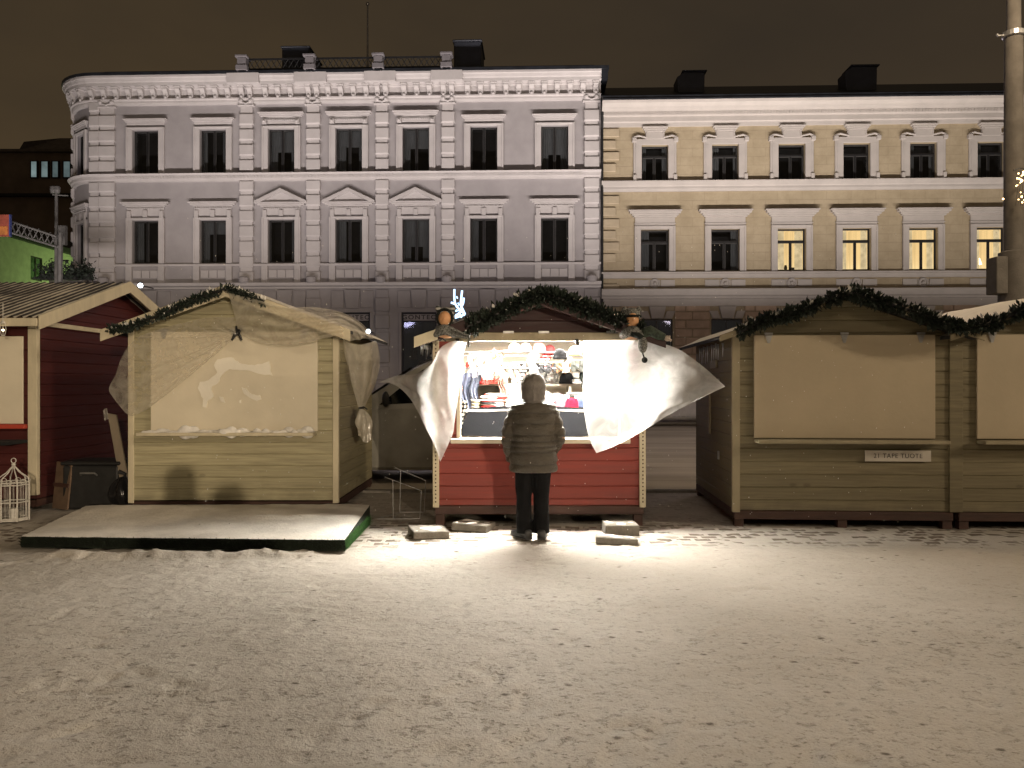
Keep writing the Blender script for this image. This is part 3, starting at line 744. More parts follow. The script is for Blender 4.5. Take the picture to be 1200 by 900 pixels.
# balcony round the corner with planters
k = MB(); bal = [(xa - (RR+1.15)*math.sin(R(f)), RR - (RR+1.15)*math.cos(R(f))) for f in (88,76,64,52,40,28,18)]
k.prism([(a,b,ZL(329)) for a, b in bal] + [(*ap(18), ZL(329)), (*ap(60), ZL(329)), (*ap(88), ZL(329))], (0,0,.16)); bo = part(k, 'balcony', M['white_trim'], pale)
k = MB()
for zz in (ZL(307), ZL(324)): k.tube([(a,b,zz) for a, b in bal], .035, 6)
for (a, b), (c, d) in zip(bal, bal[1:]):
    for t in (0,.2,.4,.6,.8): k.tube([(a+(c-a)*t, b+(d-b)*t, ZL(325.2)), (a+(c-a)*t, b+(d-b)*t, ZL(307))], .02, 4)
k.build('railing', M['frame_dark'], bo)

# ------------------------------------------------------------------ yellow building
U1 = fu(940)
yel = facade_root('yellow_building', 'yellow coursed plaster building with white window crowns and four lamplit windows', U1)
L = lambda px: fu(px) - U1
x0, x1 = L(704.6), L(704.6) + 27.5
YC = [L(p) for p in (767.3, 849.7, 927.5, 1003.5, 1081.5, 1160.5)]; YC.append(YC[-1] + 3.25)
yw3, yh3, yz3 = 1.26, 1.69, ZY(210.6); yw2, yh2, yz2 = 1.34, 1.99, ZY(317)
YS = [L(p) for p in (770, 852, 930, 1006, 1084, 1163)]; ysw, ystop = 1.5, ZY(373.5)
holes = [(u-yw3/2, u+yw3/2, yz3, yz3+yh3) for u in YC] + [(u-yw2/2, u+yw2/2, yz2, yz2+yh2) for u in YC] + [(u-ysw/2, u+ysw/2, .6, ystop) for u in YS]
mb = MB(); wall_with_holes(mb, x0, x1, 0, ZY(128), holes)
mb.add([(x0,12,0),(x1,12,0),(x1,12,ZY(128)),(x0,12,ZY(128)),(x1,0,0),(x1,0,ZY(128))], [(0,1,2,3),(1,4,5,2)])
part(mb, 'wall', M['yellow'], yel, recalc=False)
for i, u in enumerate(YC):
    window(yel, u, yz3, yw3, yh3, 'Y', blind=0)
    window(yel, u, yz2, yw2, yh2, 'Y', lit=(None,None,1,2,2,3,None)[i], blind=0)
    surround(yel, u, yz3, yw3, yh3, 'crown', M['yellow_trim'])
    surround(yel, u, yz2, yw2, yh2, 'hoodY', M['yellow_trim'])
    k = MB()
    for s in (-1,1): k.box(u+s*.62-.33, u+s*.62+.33, -.05, 0, ZY(335.5), ZY(327.5))
    k.tube([(u+.2*math.cos(R(t)), -.05, ZY(331.5)+.2*math.sin(R(t))) for t in range(0,361,24)], .035, 6); k.ball((u,-.03,ZY(331.5)), .09, 10)
    k.box(u-.26, u+.26, -.02, 0, ZY(335.5), ZY(327.5))
    part(k, 'medallion_panel', M['yellow_trim'], yel)
ypath = [(x0, 0), (x1, 0)]
def ycourse(name, prof): return part(MB().sweep(prof, ypath), name, M['yellow_trim'], yel)
za, zb = ZY(223.5), ZY(211)
ycourse('string_course', [(0,za),(.10,za),(.14,za+.12),(.14,za+.22),(.18,za+.26),(.23,zb-.08),(.24,zb-.02),(.20,zb),(0,zb)])
za, zb = ZY(325.5), ZY(318.5)
ycourse('sill_course', [(0,za),(.08,za),(.10,zb-.1),(.2,zb-.08),(.2,zb),(0,zb)])
za, zb = ZY(358.5), ZY(338.5)
ycourse('ledge', [(0,za),(.10,za),(.12,za+.32),(.20,za+.36),(.22,za+.44),(.34,za+.5),(.42,zb-.1),(.42,zb-.02),(.3,zb),(0,zb)])
za, zb = ZYo(145.5,.2), ZYo(114.5,.84)
yc = ycourse('cornice', [(0,za),(.14,za),(.16,za+.16),(.24,za+.2),(.24,za+.42),(.34,za+.46),(.36,za+.62),(.56,za+.68),(.62,za+.78),(.66,zb-.22),(.80,zb-.12),(.84,zb),(0,zb)])
dn = MB(); x = x0+.1
while x < x1-.1: dn.box(x, x+.085, -.40, -.345, za+.48, za+.60); x += .15
part(dn, 'dentil_row', M['yellow_trim'], yc)
rf = MB(); rf.box(x0+.02, x1, -.9, -.6, zb+.003, ZYo(112.2,.9)); rf.box(x0+.02, x1, -.85, -.55, ZYo(112.1,.9), ZYo(109,.88))
rf.prism([(x0+.02,-.54,zb-.1),(x0+.02,-.54,ZYo(109,.54)),(x0+.02,5,ZYo(106,.0)+2.1),(x0+.02,12,ZY(110)+.5),(x0+.02,12,zb-.1)], (x1-x0,0,0))
yroof = part(rf, 'roof', M['sheetmetal'], yel)
for a, b, t in ((797,831,79),(999,1038,75)):
    k = MB(); xx0, xx1 = L(a), L(b)
    k.prism([(xx0+.1,.9,ZY(111)),(xx0,.9,ZY(t+6)+.2),(xx0+.35,.9,ZY(t)+.2),(xx1-.02,.9,ZY(t)+.18),(xx1-.05,.9,ZY(111))], (0,1.0,0)); k.box(xx0+.25, xx1+.08, .8, 2.0, ZY(t)+.203, ZY(t)+.27)
    part(k, 'roof_hatch', M['bluebox'], yel, bevel=.02)
for zlo, zhi in ((ZY(209), ZY(147)), (ZY(317), ZY(226)), (ZY(370), ZY(330))):
    z = zhi - .48; i = 0
    while z > zlo:
        q_ = MB(); q_.box(x0+.005, x0+(.86 if i % 2 == 0 else .70), -.10, 0, z, z+.40); part(q_, 'quoin', M['yellow_block'], yel, bevel=.03); z -= .555; i += 1
d_ = MB(); d_.tube([(x0+.03,-.14,.3),(x0+.03,-.14,ZY(150)),(x0+.03,-.5,ZY(120))], .06, 8); part(d_, 'downpipe', M['frame_dark'], yel)
M['rust'] = mat('rusticated_ground_floor', (.44,.33,.245), .9, .12, 2, .3, 16, dirt=.25)
for i, u in enumerate(YS):
    f = MB(); x = ysw/2; H_ = ystop-.6
    f.box(-x, -x+.08, 0, .1, 0, H_); f.box(x-.08, x, 0, .1, 0, H_); f.box(-x+.08, x-.08, 0, .1, 0, .08); f.box(-x+.08, x-.08, 0, .1, H_-.08, H_); f.box(-.04, .04, 0, .09, .08, H_-.08)
    fo = f.build('shop_window', M['frame_dark'], yel, loc=(u, .14, .6))
    g_ = MB(); g_.add([(-x+.08,.05,.08),(x-.08,.05,.08),(x-.08,.05,H_-.08),(-x+.08,.05,H_-.08)], [(0,1,2,3)]); g_.build('pane', M['glass'], fo)
    b_ = MB(); b_.add([(-x,1.0,0),(x,1.0,0),(x,1.0,H_),(-x,1.0,H_),(-x,.11,0),(x,.11,0),(x,.11,H_),(-x,.11,H_)], [(0,1,2,3),(4,0,3,7),(1,5,6,2),(3,2,6,7)]); b_.build('room_backing', M['shopglow'], fo, recalc=False)
    k = MB(); k.prism([(u-.27,-.16,ystop+.02),(u+.27,-.16,ystop+.02),(u+.40,-.2,ZY(359)),(u-.40,-.2,ZY(359))], (0,.2,0))
    for s in (-1,1): k.prism([(u+s*.32,-.1,ystop+.02),(u+s*.7,-.1,ystop+.02),(u+s*.86,-.1,ZY(364)),(u+s*.46,-.1,ZY(364))], (0,.1,0))
    part(k, 'keystone', M['yellow_trim'], yel, bevel=.015)
gaps = [x0+.95] + [v for u in YS for v in (u-ysw/2-.06, u+ysw/2+.06)] + [x1]
for a, b in zip(gaps[0::2], gaps[1::2]):
    if b - a < .2: continue
    k = MB(); z = .15; i = 0
    while z < ZY(362):
        n = 2 if b-a > .9 else 1; off = .5 if i % 2 else .32
        cuts = [a, a+(b-a)*off, b] if n == 2 else [a, b]
        for c, d in zip(cuts, cuts[1:]): k.box(c+.015, d-.015, -.09, 0, z, z+.37)
        z += .41; i += 1
    part(k, 'rusticated_pier', M['rust'], yel, bevel=.03)

# ------------------------------------------------------------------ far left: side street
gx = -32.2
gb = thing('green_lit_building', 'low building in the side street with a wall lit bright green', 'building', (gx, 57, 0))
k = MB(); wl = 28.0; zt_ = 11.0; wz = (8.6, 10.2)
ws = [(-9.0,-7.6),(-4.2,-2.9),(2.5,3.8),(8,9.2)]
yy = sorted({-14, 14, *[v for p in ws for v in p]})
for a, b in zip(yy, yy[1:]):
    if any(abs(a-p[0]) < .01 for p in ws):
        k.add([(0,a,0),(0,b,0),(0,b,wz[0]),(0,a,wz[0]),(0,a,wz[1]),(0,b,wz[1]),(0,b,zt_),(0,a,zt_)], [(0,1,2,3),(4,5,6,7)])
    else: k.add([(0,a,0),(0,b,0),(0,b,zt_),(0,a,zt_)], [(0,1,2,3)])
k.add([(-10,-14,0),(0,-14,0),(0,-14,zt_),(-10,-14,zt_),(-10,14,0),(0,14,0),(0,14,zt_),(-10,14,zt_)], [(0,1,2,3),(4,5,6,7),(0,4,7,3)])
part(k, 'wall', mat('lime_washed_wall', (.50,.52,.42), .9, .1, 2), gb, recalc=False)
k = MB(); k.prism([(.35,-14.4,zt_),(.35,-14.4,zt_+.35),(-5,-14.4,zt_+2.6),(-10,-14.4,zt_+.3),(-10,-14.4,zt_)], (0,28.8,0)); part(k, 'roof', M['felt'], gb)
for a, b in ws:
    k = MB(); k.box(-.14,-.04,a,a+.08,wz[0],wz[1]); k.box(-.14,-.04,b-.08,b,wz[0],wz[1]); k.box(-.14,-.04,a+.08,b-.08,wz[0],wz[0]+.08); k.box(-.14,-.04,a+.08,b-.08,wz[1]-.08,wz[1]); k.box(-.13,-.05,(a+b)/2-.04,(a+b)/2+.04,wz[0]+.08,wz[1]-.08)
    f = part(k, 'window', M['frame_pale'], gb)
    k = MB(); k.add([(-.1,a+.08,wz[0]+.08),(-.1,b-.08,wz[0]+.08),(-.1,b-.08,wz[1]-.08),(-.1,a+.08,wz[1]-.08)], [(0,1,2,3)]); k.build('pane', mat('greenish_pane', (.10,.16,.10), .2, .6, 3), f)
db = thing('dark_building', 'dark hipped roof building far behind with four pale lit windows', 'building', (-46, 84, 0))
sx_ = 84/FPX
Zd = lambda py: CAMH + (450-py)*sx_
Xd = lambda px: (px-600)*sx_ + 46
k = MB(); k.box(Xd(-60), Xd(110), 0, 14, 0, Zd(179)); part(k, 'wall', mat('brown_brick', (.22,.17,.145), .9, .2, .5), db)
k = MB(); k.prism([(Xd(-62),-.5,Zd(179)),(Xd(112),-.5,Zd(179)),(Xd(112),-.5,Zd(176)),(Xd(-62),-.5,Zd(176))], (0,15,0)); k.prism([(Xd(22),0,Zd(176)+.01),(Xd(112),0,Zd(176)+.01),(Xd(100),2,Zd(155)),(Xd(58),2,Zd(155)),(Xd(28),0,Zd(166))], (0,9,0)); part(k, 'roof', mat('old_slate', (.15,.13,.12), .9, .2, 2), db)
k = MB(); k.box(Xd(-60), Xd(112), -.6, -.02, Zd(231), Zd(228)); part(k, 'string_course', M['felt'], db)
for i, (a, b, s) in enumerate(((38,44,1.0),(50,57,.7),(63,69,.45),(76,83,.5))):
    k = MB(); k.box(Xd(a)-.14, Xd(b)+.14, -.2, -.06, Zd(208)-.1, Zd(190)+.1); f = part(k, 'window', M['frame_dark'], db)
    k = MB(); k.add([(Xd(a),-.21,Zd(208)),(Xd(b),-.21,Zd(208)),(Xd(b),-.21,Zd(190)),(Xd(a),-.21,Zd(190))], [(0,1,2,3)]); k.build('pane', emit('cold_lit_pane', (.34,.45,.45), s*.62, .6, .6), f)
# lattice boom with its small signboard and the lamp post at the corner
tb = thing('truss_gantry', 'grey lattice truss gantry in front of the green wall', 'gantry', (-19.6, 32.5, 0))
k = MB(); A = at(0, 268, 32.5) - Vector((19.6*-1, 32.5, 0)); B = at(66, 289, 32.5) - Vector((-19.6, 32.5, 0))
A.x -= 2.0; A.z += .6
for dz in (0, .52):
    for dy in (0, .4): k.tube([A+Vector((0,dy,dz)), B+Vector((0,dy,dz*.8))], .045, 6)
n = 9
for i in range(n):
    p = A.lerp(B, i/n); r_ = A.lerp(B, (i+1)/n); m_ = A.lerp(B, (i+.5)/n)
    k.tube([p, m_+Vector((0,0,.5)), r_], .028, 5); k.tube([p+Vector((0,.4,0)), m_+Vector((0,.4,.5)), r_+Vector((0,.4,0))], .028, 5)
part(k, 'boom', M['frame_pale'], tb)
k = MB(); k.tube([B+Vector((.05,.2,-7.6)), B+Vector((.05,.2,.6))], .10, 8); part(k, 'post', M['frame_pale'], tb)
sgn = thing('signboard', 'small dull red and orange signboard with a blue edge hung on the truss', 'sign', at(2, 265, 32.2))
k = MB(); k.box(-.45,.33,-.05,.05,-.42,.46); part(k, 'board', mat('red_sign', (.16,.035,.02), .6, .3, 3), sgn)
k = MB(); k.box(-.42,.28,-.06,-.052,-.36,-.02); part(k, 'lower_field', mat('orange_sign', (.26,.09,.02), .6, .3, 3), sgn)
k = MB(); k.box(.331,.38,-.06,.05,-.42,.46); part(k, 'edge_strip', mat('blue_edge', (.02,.03,.12), .6, .2), sgn)
lp = thing('lamp_post', 'slim grey lamp post with small spotlights standing at the building corner', 'lamp post', at(66, 450, 33.5) - Vector((0,0,CAMH)))
k = MB(); zz = CAMH + (450-226)*33.5/FPX; k.tube([(0,0,0),(0,0,2.5),(0,0,zz)], [.12,.10,.06], 8); k.tube([(-.15,0,zz-.08),(.5,0,zz-.12)], .03, 5); part(k, 'pole', M['frame_pale'], lp)
for a in (-.1, .06):
    k = MB(); k.lathe([(.10,-.12),(.13,.0),(.12,.14),(.05,.2)], (a, -.05, zz+.1), 10); part(k, 'spotlight', M['frame_pale'], lp)
k = MB(); k.box(.12,.42,-.1,.1,zz-2.2,zz-1.4); part(k, 'junction_box', M['frame_pale'], lp)
for i, (px, py, Y) in enumerate(((60,318,35.2),(84,311,35.0),(101,309,35.4))):
    base = at(px, 327, Y); rnd = random.Random(i)
    t = thing('balcony_bush', ['broad dark bush spilling over the left end of the balcony railing','rounded dark bush in the middle of the corner balcony','small dark bush on the balcony beside the pilaster'][i], 'bush', base)
    k = MB(); w_, h_ = (.55,.62) if i == 0 else (.34,.72)
    for j in range(420):
        p = Vector((rnd.gauss(0,w_*.5), rnd.gauss(0,.18), abs(rnd.gauss(.25,.3))*h_*1.3)); a = Vector((rnd.uniform(-1,1),rnd.uniform(-1,1),rnd.uniform(-1,1)))*.08; b = Vector((rnd.uniform(-1,1),rnd.uniform(-1,1),rnd.uniform(-1,1)))*.06
        k.add([p-a, p+b, p+a, p-b], [(0,1,2,3)])
    part(k, 'foliage', M['fir'], t, recalc=False)
    k = MB(); k.box(-w_*.7, w_*.7, -.15, .15, -.05, .22); part(k, 'planter', M['frame_dark'], t)
for (px, py, Y, lab) in ((431.5, 388.5, 36.6, 'small bright white wall lamp beside the shop window of the pale building'), (164.5, 334.5, 36.6, 'small bright white lamp seen just above the red hut roof')):
    t = thing('wall_lamp', lab, 'lamp', at(px, py, Y))
    k = MB(); k.ball((0,0,0), .11, 12); part(k, 'globe', emit('white_globe', (.85,.95,1), 9), t)
    k = MB(); k.tube([(0,.08,.0),(0,.6,.02),(0,1.3,.02)], .03, 6); k.lathe([(.1,-.02),(.1,.02)], (0,0,.12), 10); part(k, 'bracket', M['frame_dark'], t)
# ------------------------------------------------------------------ huts
PH = .145
def plank_wall(mb, org, dx_, nrm, zlo, zhi, smin, smax, g=.009, c=.008):
    """board wall: org + s*dx, boards stacked in z, V-grooves; smin/smax give the clipped run at a height"""
    org, dx_, nrm = Vector(org), Vector(dx_), Vector(nrm); z = math.floor(zlo/PH+1e-6)*PH
    while z < zhi - 1e-4:
        a, b = max(z, zlo), min(z+PH, zhi)
        if b - a > .02:
            rows = [(a,-g),(a+c,0),(b-c,0),(b,-g)]; vs = []
            for zz, off in rows:
                s0, s1 = smin(zz), smax(zz)
                if s1 < s0: s0 = s1 = (s0+s1)/2
                for s in (s0, s1): vs.append(org + dx_*s + nrm*off + Vector((0,0,zz)))
            mb.add(vs, [(0,1,3,2),(2,3,5,4),(4,5,7,6)])
        z += PH

def hut_shell(root, W, D, zb, slope, peak, oh, ohf, ohb, wall, trim, roofm, front_zones, bargem=None, snow=True, left_wall=True, right_wall=True, barge=.13, trim_w=.05, gablem=None, legs=True):
    h = W/2; ze = peak - .05 - slope*h
    rz = lambda x: peak - .05 - slope*abs(x)
    for x0, x1, z0, z1 in front_zones:
        k = MB(); plank_wall(k, (0,0,0), (1,0,0), (0,-1,0), z0, min(z1, ze), lambda z: x0, lambda z: x1); k.build('front_wall', wall, root, recalc=False)
    gz = max(z[3] for z in front_zones) if front_zones else ze
    k = MB()
    plank_wall(k, (0,0,0), (1,0,0), (0,-1,0), min(ze, gz), peak-.06, lambda z: -min(h, (peak-.05-z)/slope), lambda z: min(h, (peak-.05-z)/slope))
    k.build('gable', gablem or wall, root, recalc=False)
    if left_wall:
        k = MB(); plank_wall(k, (-h,0,0), (0,1,0), (-1,0,0), zb, ze, lambda z: 0, lambda z: D); k.build('side_wall', wall, root, recalc=False)
    if right_wall:
        k = MB(); plank_wall(k, (h,0,0), (0,1,0), (1,0,0), zb, ze, lambda z: 0, lambda z: D); k.build('side_wall', wall, root, recalc=False)
    k = MB(); plank_wall(k, (0,D,0), (1,0,0), (0,1,0), zb, peak-.06, lambda z: -min(h, (peak-.05-z)/slope), lambda z: min(h, (peak-.05-z)/slope)); k.build('back_wall', wall, root, recalc=False)
    k = MB(); k.box(-h+.02, h-.02, .02, D-.02, zb-.02, zb); k.build('floor_deck', M['base'], root)
    k = MB(); k.box(-h, h, -.012, .06, zb-.10, zb-.003); k.box(-h, h, D-.06, D, zb-.10, zb-.003)
    for s in (-1,1): k.box(s*(h-.035)-.035, s*(h-.035)+.035, .061, D-.061, zb-.10, zb-.003)
    k.build('base_frame', M['base'], root, bevel=.006)
    if legs:
        lm = MB(); lm.box(-.05,.05,-.05,.05,-.02,zb-.103); l0 = None
        for x in (-h+.06, 0, h-.06):
            for y in (.05, D-.06):
                if l0 is None: l0 = lm.build('leg', M['base'], root); o = l0
                else: o = l0.copy(); COL.objects.link(o); o.parent = root
                o.location = (x, y, 0)
    for s, on in ((-1,left_wall),(1,right_wall)):
        if not on: continue
        k = MB(); x = s*h
        k.box(min(x-s*trim_w, x+s*.022), max(x-s*trim_w, x+s*.022), -.024, .0-.001, zb-.02, ze-.0); k.box(min(x+s*.002,x+s*.022), max(x+s*.002,x+s*.022), 0, .045, zb-.02, ze-.02)
        k.build('corner_trim', trim, root, bevel=.004)
    e = h + oh; n = math.hypot(1, slope); t = .035
    for s in (-1,1):
        k = MB()
        a, b = (0, peak), (s*e, peak - slope*e)
        k.prism([(a[0],-ohf,a[1]-t*n),(b[0],-ohf,b[1]-t*n),(b[0],-ohf,b[1]),(a[0],-ohf,a[1])], (0, D+ohf+ohb, 0)); rp = k.build('roof_panel', roofm, root)
        if snow:
            rr = random.Random(int(s*10+W*100)); th = .035
            k = MB()
            def fn(u, v, s=s):
                d = e*u*1.0; y = -ohf+.004 + (D+ohf+ohb-.008)*v
                edge = min(u*9+.6, (1-u)*9, v*14+.35, (1-v)*14+.3, 1.0)
                th_ = .006 + .045*max(0, edge)*(.65+.7*noise.noise(Vector((d*1.3, y*1.3, s*3+W))))
                return (s*d, y, peak - slope*d + th_)
            k.grid(fn, 26, 40)
            k.build('roof_snow', M['roofsnow'], rp, smooth=True)
        k = MB(); k.prism([(0,-ohf-.024,peak+.012),(s*(e+.01),-ohf-.024,peak-slope*(e+.01)+.012),(s*(e+.01),-ohf-.024,peak-slope*(e+.01)-barge+.012),(0,-ohf-.024,peak-barge*n+.012)], (0,.022,0)); k.build('bargeboard', bargem or trim, root, bevel=.004)
    return ze

def shutter(root, x0, x1, z0, z1, pm, hinges=3, shelf=None, shelf_m=None):
    k = MB(); k.box(x0, x1, -.035, -.004, z0, z1); p = k.build('shutter', pm, root, bevel=.004)
    for i in range(hinges):
        x = x0 + (x1-x0)*(.08 + .84*i/max(1, hinges-1)); h_ = MB(); h_.box(x-.045, x+.045, -.045, -.036, z1+.003, z1+.028) ; h_.prism([(x-.04,-.043,z1-.002),(x+.04,-.043,z1-.002),(x+.012,-.043,z1-.09),(x-.012,-.043,z1-.09)], (0,.007,0)); h_.build('hinge', M['metal'], p)
    if shelf:
        k = MB(); k.box(shelf[0], shelf[1], -.20, -.002, z0-.052, z0-.012); k.build('shelf', shelf_m or M['cream'], root, bevel=.006)
    return p

def icicles(root, pts, seed=1):
    rr = random.Random(seed); p0 = None
    for p in pts:
        L_ = rr.uniform(.06,.22)
        if p0 is None:
            k = MB(); k.tube([(0,0,0),(.002,0,-.4),(0,.002,-1)], [.012,.007,.0015], 6); p0 = k.build('icicle', M['icicle'], root, smooth=True); o = p0
        else: o = p0.copy(); COL.objects.link(o); o.parent = root
        o.location = p; o.scale = (1,1,L_)

def garland(name, label, path, n, rad, leaf, seed, group=None, bare=0.0, mats=None, sag=0.0):
    """evergreen garland: wire core and many small sprigs around it"""
    rr = random.Random(seed); pts = [Vector(p) for p in path]; segs = [(a, b, (b-a).length) for a, b in zip(pts, pts[1:])]; tot = sum(s[2] for s in segs)
    o = thing(name, label, 'garland', pts[0], 0, group); org = pts[0]
    def along(t):
        d = t*tot
        for a, b, l in segs:
            if d <= l: return a.lerp(b, d/l)
            d -= l
        return pts[-1]
    k = MB(); m = 60; k.tube([along(i/m) - org + Vector((rr.uniform(-.01,.01),0,rr.uniform(-.015,.015))) for i in range(m+1)], rad*.28, 6); k.build('core', M['frame_dark'], o)
    k = MB(); sn = MB()
    for i in range(n):
        t = rr.random(); dens = noise.noise(Vector((t*tot*4.5, seed, 0)))
        if dens < -.25 and rr.random() < .8: continue
        c = along(t) - org; r_ = rad*(.25+.9*rr.random()**.7)*(1+.5*dens); th = rr.uniform(0, 2*math.pi)
        d = Vector((rr.uniform(-.6,.6), math.cos(th), math.sin(th))).normalized(); c = c + d*r_*rr.uniform(.2,.75)
        tip = c + d*leaf*rr.uniform(.7,1.5); sd = d.cross(Vector((rr.uniform(-1,1),rr.uniform(-1,1),rr.uniform(-1,1)))).normalized()*leaf*rr.uniform(.22,.42)
        md = c.lerp(tip, .5)
        tgt = sn if (d.z > .55 and rr.random() < bare) else k
        tgt.add([c, md+sd, tip, md-sd], [(0,1,2,3)])
    k.build('sprigs', M['fir'], o, recalc=False)['kind'] = 'stuff'
    if sn.v: sn.build('snowy_sprigs', M['snow'], o, recalc=False)['kind'] = 'stuff'
    return o

# ---- beige hut with the wrapped gable
BW, BD = 2.58, 2.45
bh = thing('market_hut', 'closed beige plank hut with snow map on its shutter, wrapped in clear film', 'market hut', (-3.475, 9.86, 0))
bslope, bpeak = .363, 2.795
zb = .135
bze = hut_shell(bh, BW, BD, zb, bslope, bpeak, .215, .28, .2, M['beige_wood'], M['cream'], M['felt'], [(-BW/2, BW/2, zb, 9)], barge=.14)
BX = lambda px: (px-600)/FPX*9.86 + 3.475
BZ = lambda py: CAMH + (450-py)*9.86/FPX
sh = shutter(bh, BX(178), BX(373), BZ(505), BZ(389), M['panel'], 3, (BX(168), BX(372)))
# snow stuck on the shutter in an irregular map-like patch
def blob(outline, y, th, name, par, m, seed):
    pts = [Vector((BX(a), y, BZ(b))) for a, b in outline]; fine = []
    rr = random.Random(seed)
    for a, b in zip(pts, pts[1:]+pts[:1]):
        n_ = max(2, int((b-a).length/.02))
        for i in range(n_):
            p = a.lerp(b, i/n_); q1 = noise.noise(p*16+Vector((seed,0,0)))*.016; q2 = noise.noise(p*16+Vector((0,seed+9,0)))*.016; fine.append(p+Vector((q1,0,q2)))
    k = MB(); k.prism([tuple(p) for p in fine], (0,-th,0)); return k.build(name, m, par)
blob([(233,455),(236,448),(246,446),(256,437),(252,428),(256,421),(274,419),(281,426),(300,428),(316,424),(320,440),(308,439),(292,434),(270,433),(262,439),(258,447),(250,454),(252,464),(244,470),(243,477),(239,476),(240,468)], -.036, .010, 'snow_patch', sh, M['roofsnow'], 3)
blob([(284,454),(290,455),(296,462),(306,463),(308,468),(303,470),(292,466),(286,461)], -.036, .010, 'snow_patch', sh, M['roofsnow'], 8)
blob([(258,464),(263,466),(265,471),(261,470)], -.036, .008, 'snow_patch', sh, M['roofsnow'], 12)
blob([(281,469),(284,468),(284,472),(281,472)], -.036, .008, 'snow_patch', sh, M['roofsnow'], 14)
rr = random.Random(4); k = MB(); x = BX(175)
while x < BX(371):
    wd = rr.uniform(.05,.2); h_ = rr.uniform(.03,.075) * (1.5 if BX(214) < x < BX(232) or BX(265) < x < BX(285) or x > BX(330) else .8)
    k.ball((x, -.12+rr.uniform(-.05,.03), BZ(505)-.010), wd*.5, 10, 1, .45, min(1, h_/(wd*.5))); x += wd*rr.uniform(.3,.8)
k.box(BX(172), BX(371), -.17, -.04, BZ(505)-.014, BZ(505)-.004)
ss = remeshed(k, 'shelf_snow', .012, M['snow'], bh, 2)
garland('fir_garland', 'ragged dark fir garland along the gable of the film-wrapped beige hut', [at(128,386,9.5), at(150,384,9.5), at(190,368,9.5), at(230,350,9.5), at(268,338,9.5), at(290,346,9.5), at(310,354,9.5)], 1700, .048, .05, 11, bare=.25)

# ---- red open stall
CW, CD = 2.38, 2.35
CXo, CY = .31, 9.0
st = thing('market_stall', 'lit red plank stall with open serving hatch full of knitwear', 'market stall', (CXo, CY, 0))
cz = .215
M['gable_dark'] = painted_wood('shaded_gable_boards', (.036,.013,.013), .15, .16, .2, .4)  # red boards darkened for the weak light on the gable
X0, X1, ZC, ZT = -.94, .96, .985, 2.10
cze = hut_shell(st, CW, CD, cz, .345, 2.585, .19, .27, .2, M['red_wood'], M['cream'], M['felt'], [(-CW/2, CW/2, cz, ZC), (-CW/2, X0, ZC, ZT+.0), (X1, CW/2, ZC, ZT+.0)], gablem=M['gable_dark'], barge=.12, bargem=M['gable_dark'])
k = MB(); e_ = CW/2+.20; k.prism([(-e_,-.297,2.60-.345*e_),(-e_+.26,-.297,2.60-.345*(e_-.26)),(-e_+.26,-.297,2.60-.345*(e_-.26)-.12),(-e_,-.297,2.60-.345*e_-.12)], (0,-.018,0)); k.build('eaves_end', M['cream'], st, bevel=.004)
k = MB(); k.box(-CW/2, CW/2, -.05, -.012, 2.085, 2.185); k.box(-CW/2+.05, CW/2-.05, -.011, .05, 2.085, 2.18); lint = k.build('lintel', M['cream_dim'], st, bevel=.006)
for x in (-.35, .05, .82):
    k = MB(); k.box(x-.06, x+.06, -.065, -.051, 2.175, 2.2); k.build('hinge', M['metal'], lint)
for x in (-.93, .42):
    k = MB(); k.prism([(x-.02,-.07,2.11),(x+.02,-.07,2.11),(x+.035,-.07,2.03),(x-.005,-.07,2.05)], (0,.018,0)); k.build('clip', M['black'], lint)
k = MB(); k.box(X0-.06, X1+.06, -.15, .35, ZC-.055, ZC); k.build('counter', M['panel'], st, bevel=.008)
for s, x in ((1, X0), (-1, X1)):
    k = MB(); k.box(min(x,x+s*.045), max(x,x+s*.045), -.03, .08, ZC+.002, ZT-.016); k.build('opening_frame', M['panel'], st, bevel=.004)
M['lining'] = mat('pale_board_lining', (.66,.60,.50), .7, .12, 4, .15, 30, stretch=(.4,.4,6))
k = MB(); hw = CW/2-.03
k.box(-hw, hw, CD-.05, CD-.03, cz, 2.4); k.box(-hw-.01, -hw+.01, .09, CD-.051, cz, 2.05); k.box(hw-.01, hw+.01, .09, CD-.051, cz, 2.05); k.build('lining', M['lining'], st)
k = MB(); k.box(-hw+.02, hw-.02, .2, CD-.06, 2.20, 2.215); k.build('ceiling_boards', M['lining'], st)
dotm = MB()
for s in (-1, 1):
    k = MB()
    for i in range(44): k.ball((s*(CW/2-.012), -.028, .26+i*.0435), .0095, 6)
    k.build('trim_studs', M['base'], st)
# ceiling strip lights (the stall's own lamps)
M['tube'] = emit('strip_tube', (1.0,.955,.87), 120)
for i, (x0, x1) in enumerate(((-.85,-.02),(.08,.9))):
    t = thing('strip_light', ['strip light above the left half of the stall counter','strip light above the right half of the stall counter'][i], 'strip light', (CXo+(x0+x1)/2, CY+.16, 2.14))
    l = (x1-x0)/2
    k = MB(); k.box(-l, l, -.04, .04, .0, .045); k.build('housing', M['cream'], t)
    k = MB(); k.tube([(-l+.03,0,-.022),(l-.03,0,-.022)], .016, 10); k.build('tube', M['tube'], t)
lamp('stall_light', 'AREA', (CXo+.05, CY+.17, 2.095), 230, (1.0,.94,.84), shape='RECTANGLE', size=1.7, size_y=.06)
lamp('stall_light', 'AREA', (CXo+.05, CY+.75, 2.185), 210, (1.0,.95,.86), shape='RECTANGLE', size=1.7, size_y=.1)  # added lamp without a tube, brightens the upper shelves
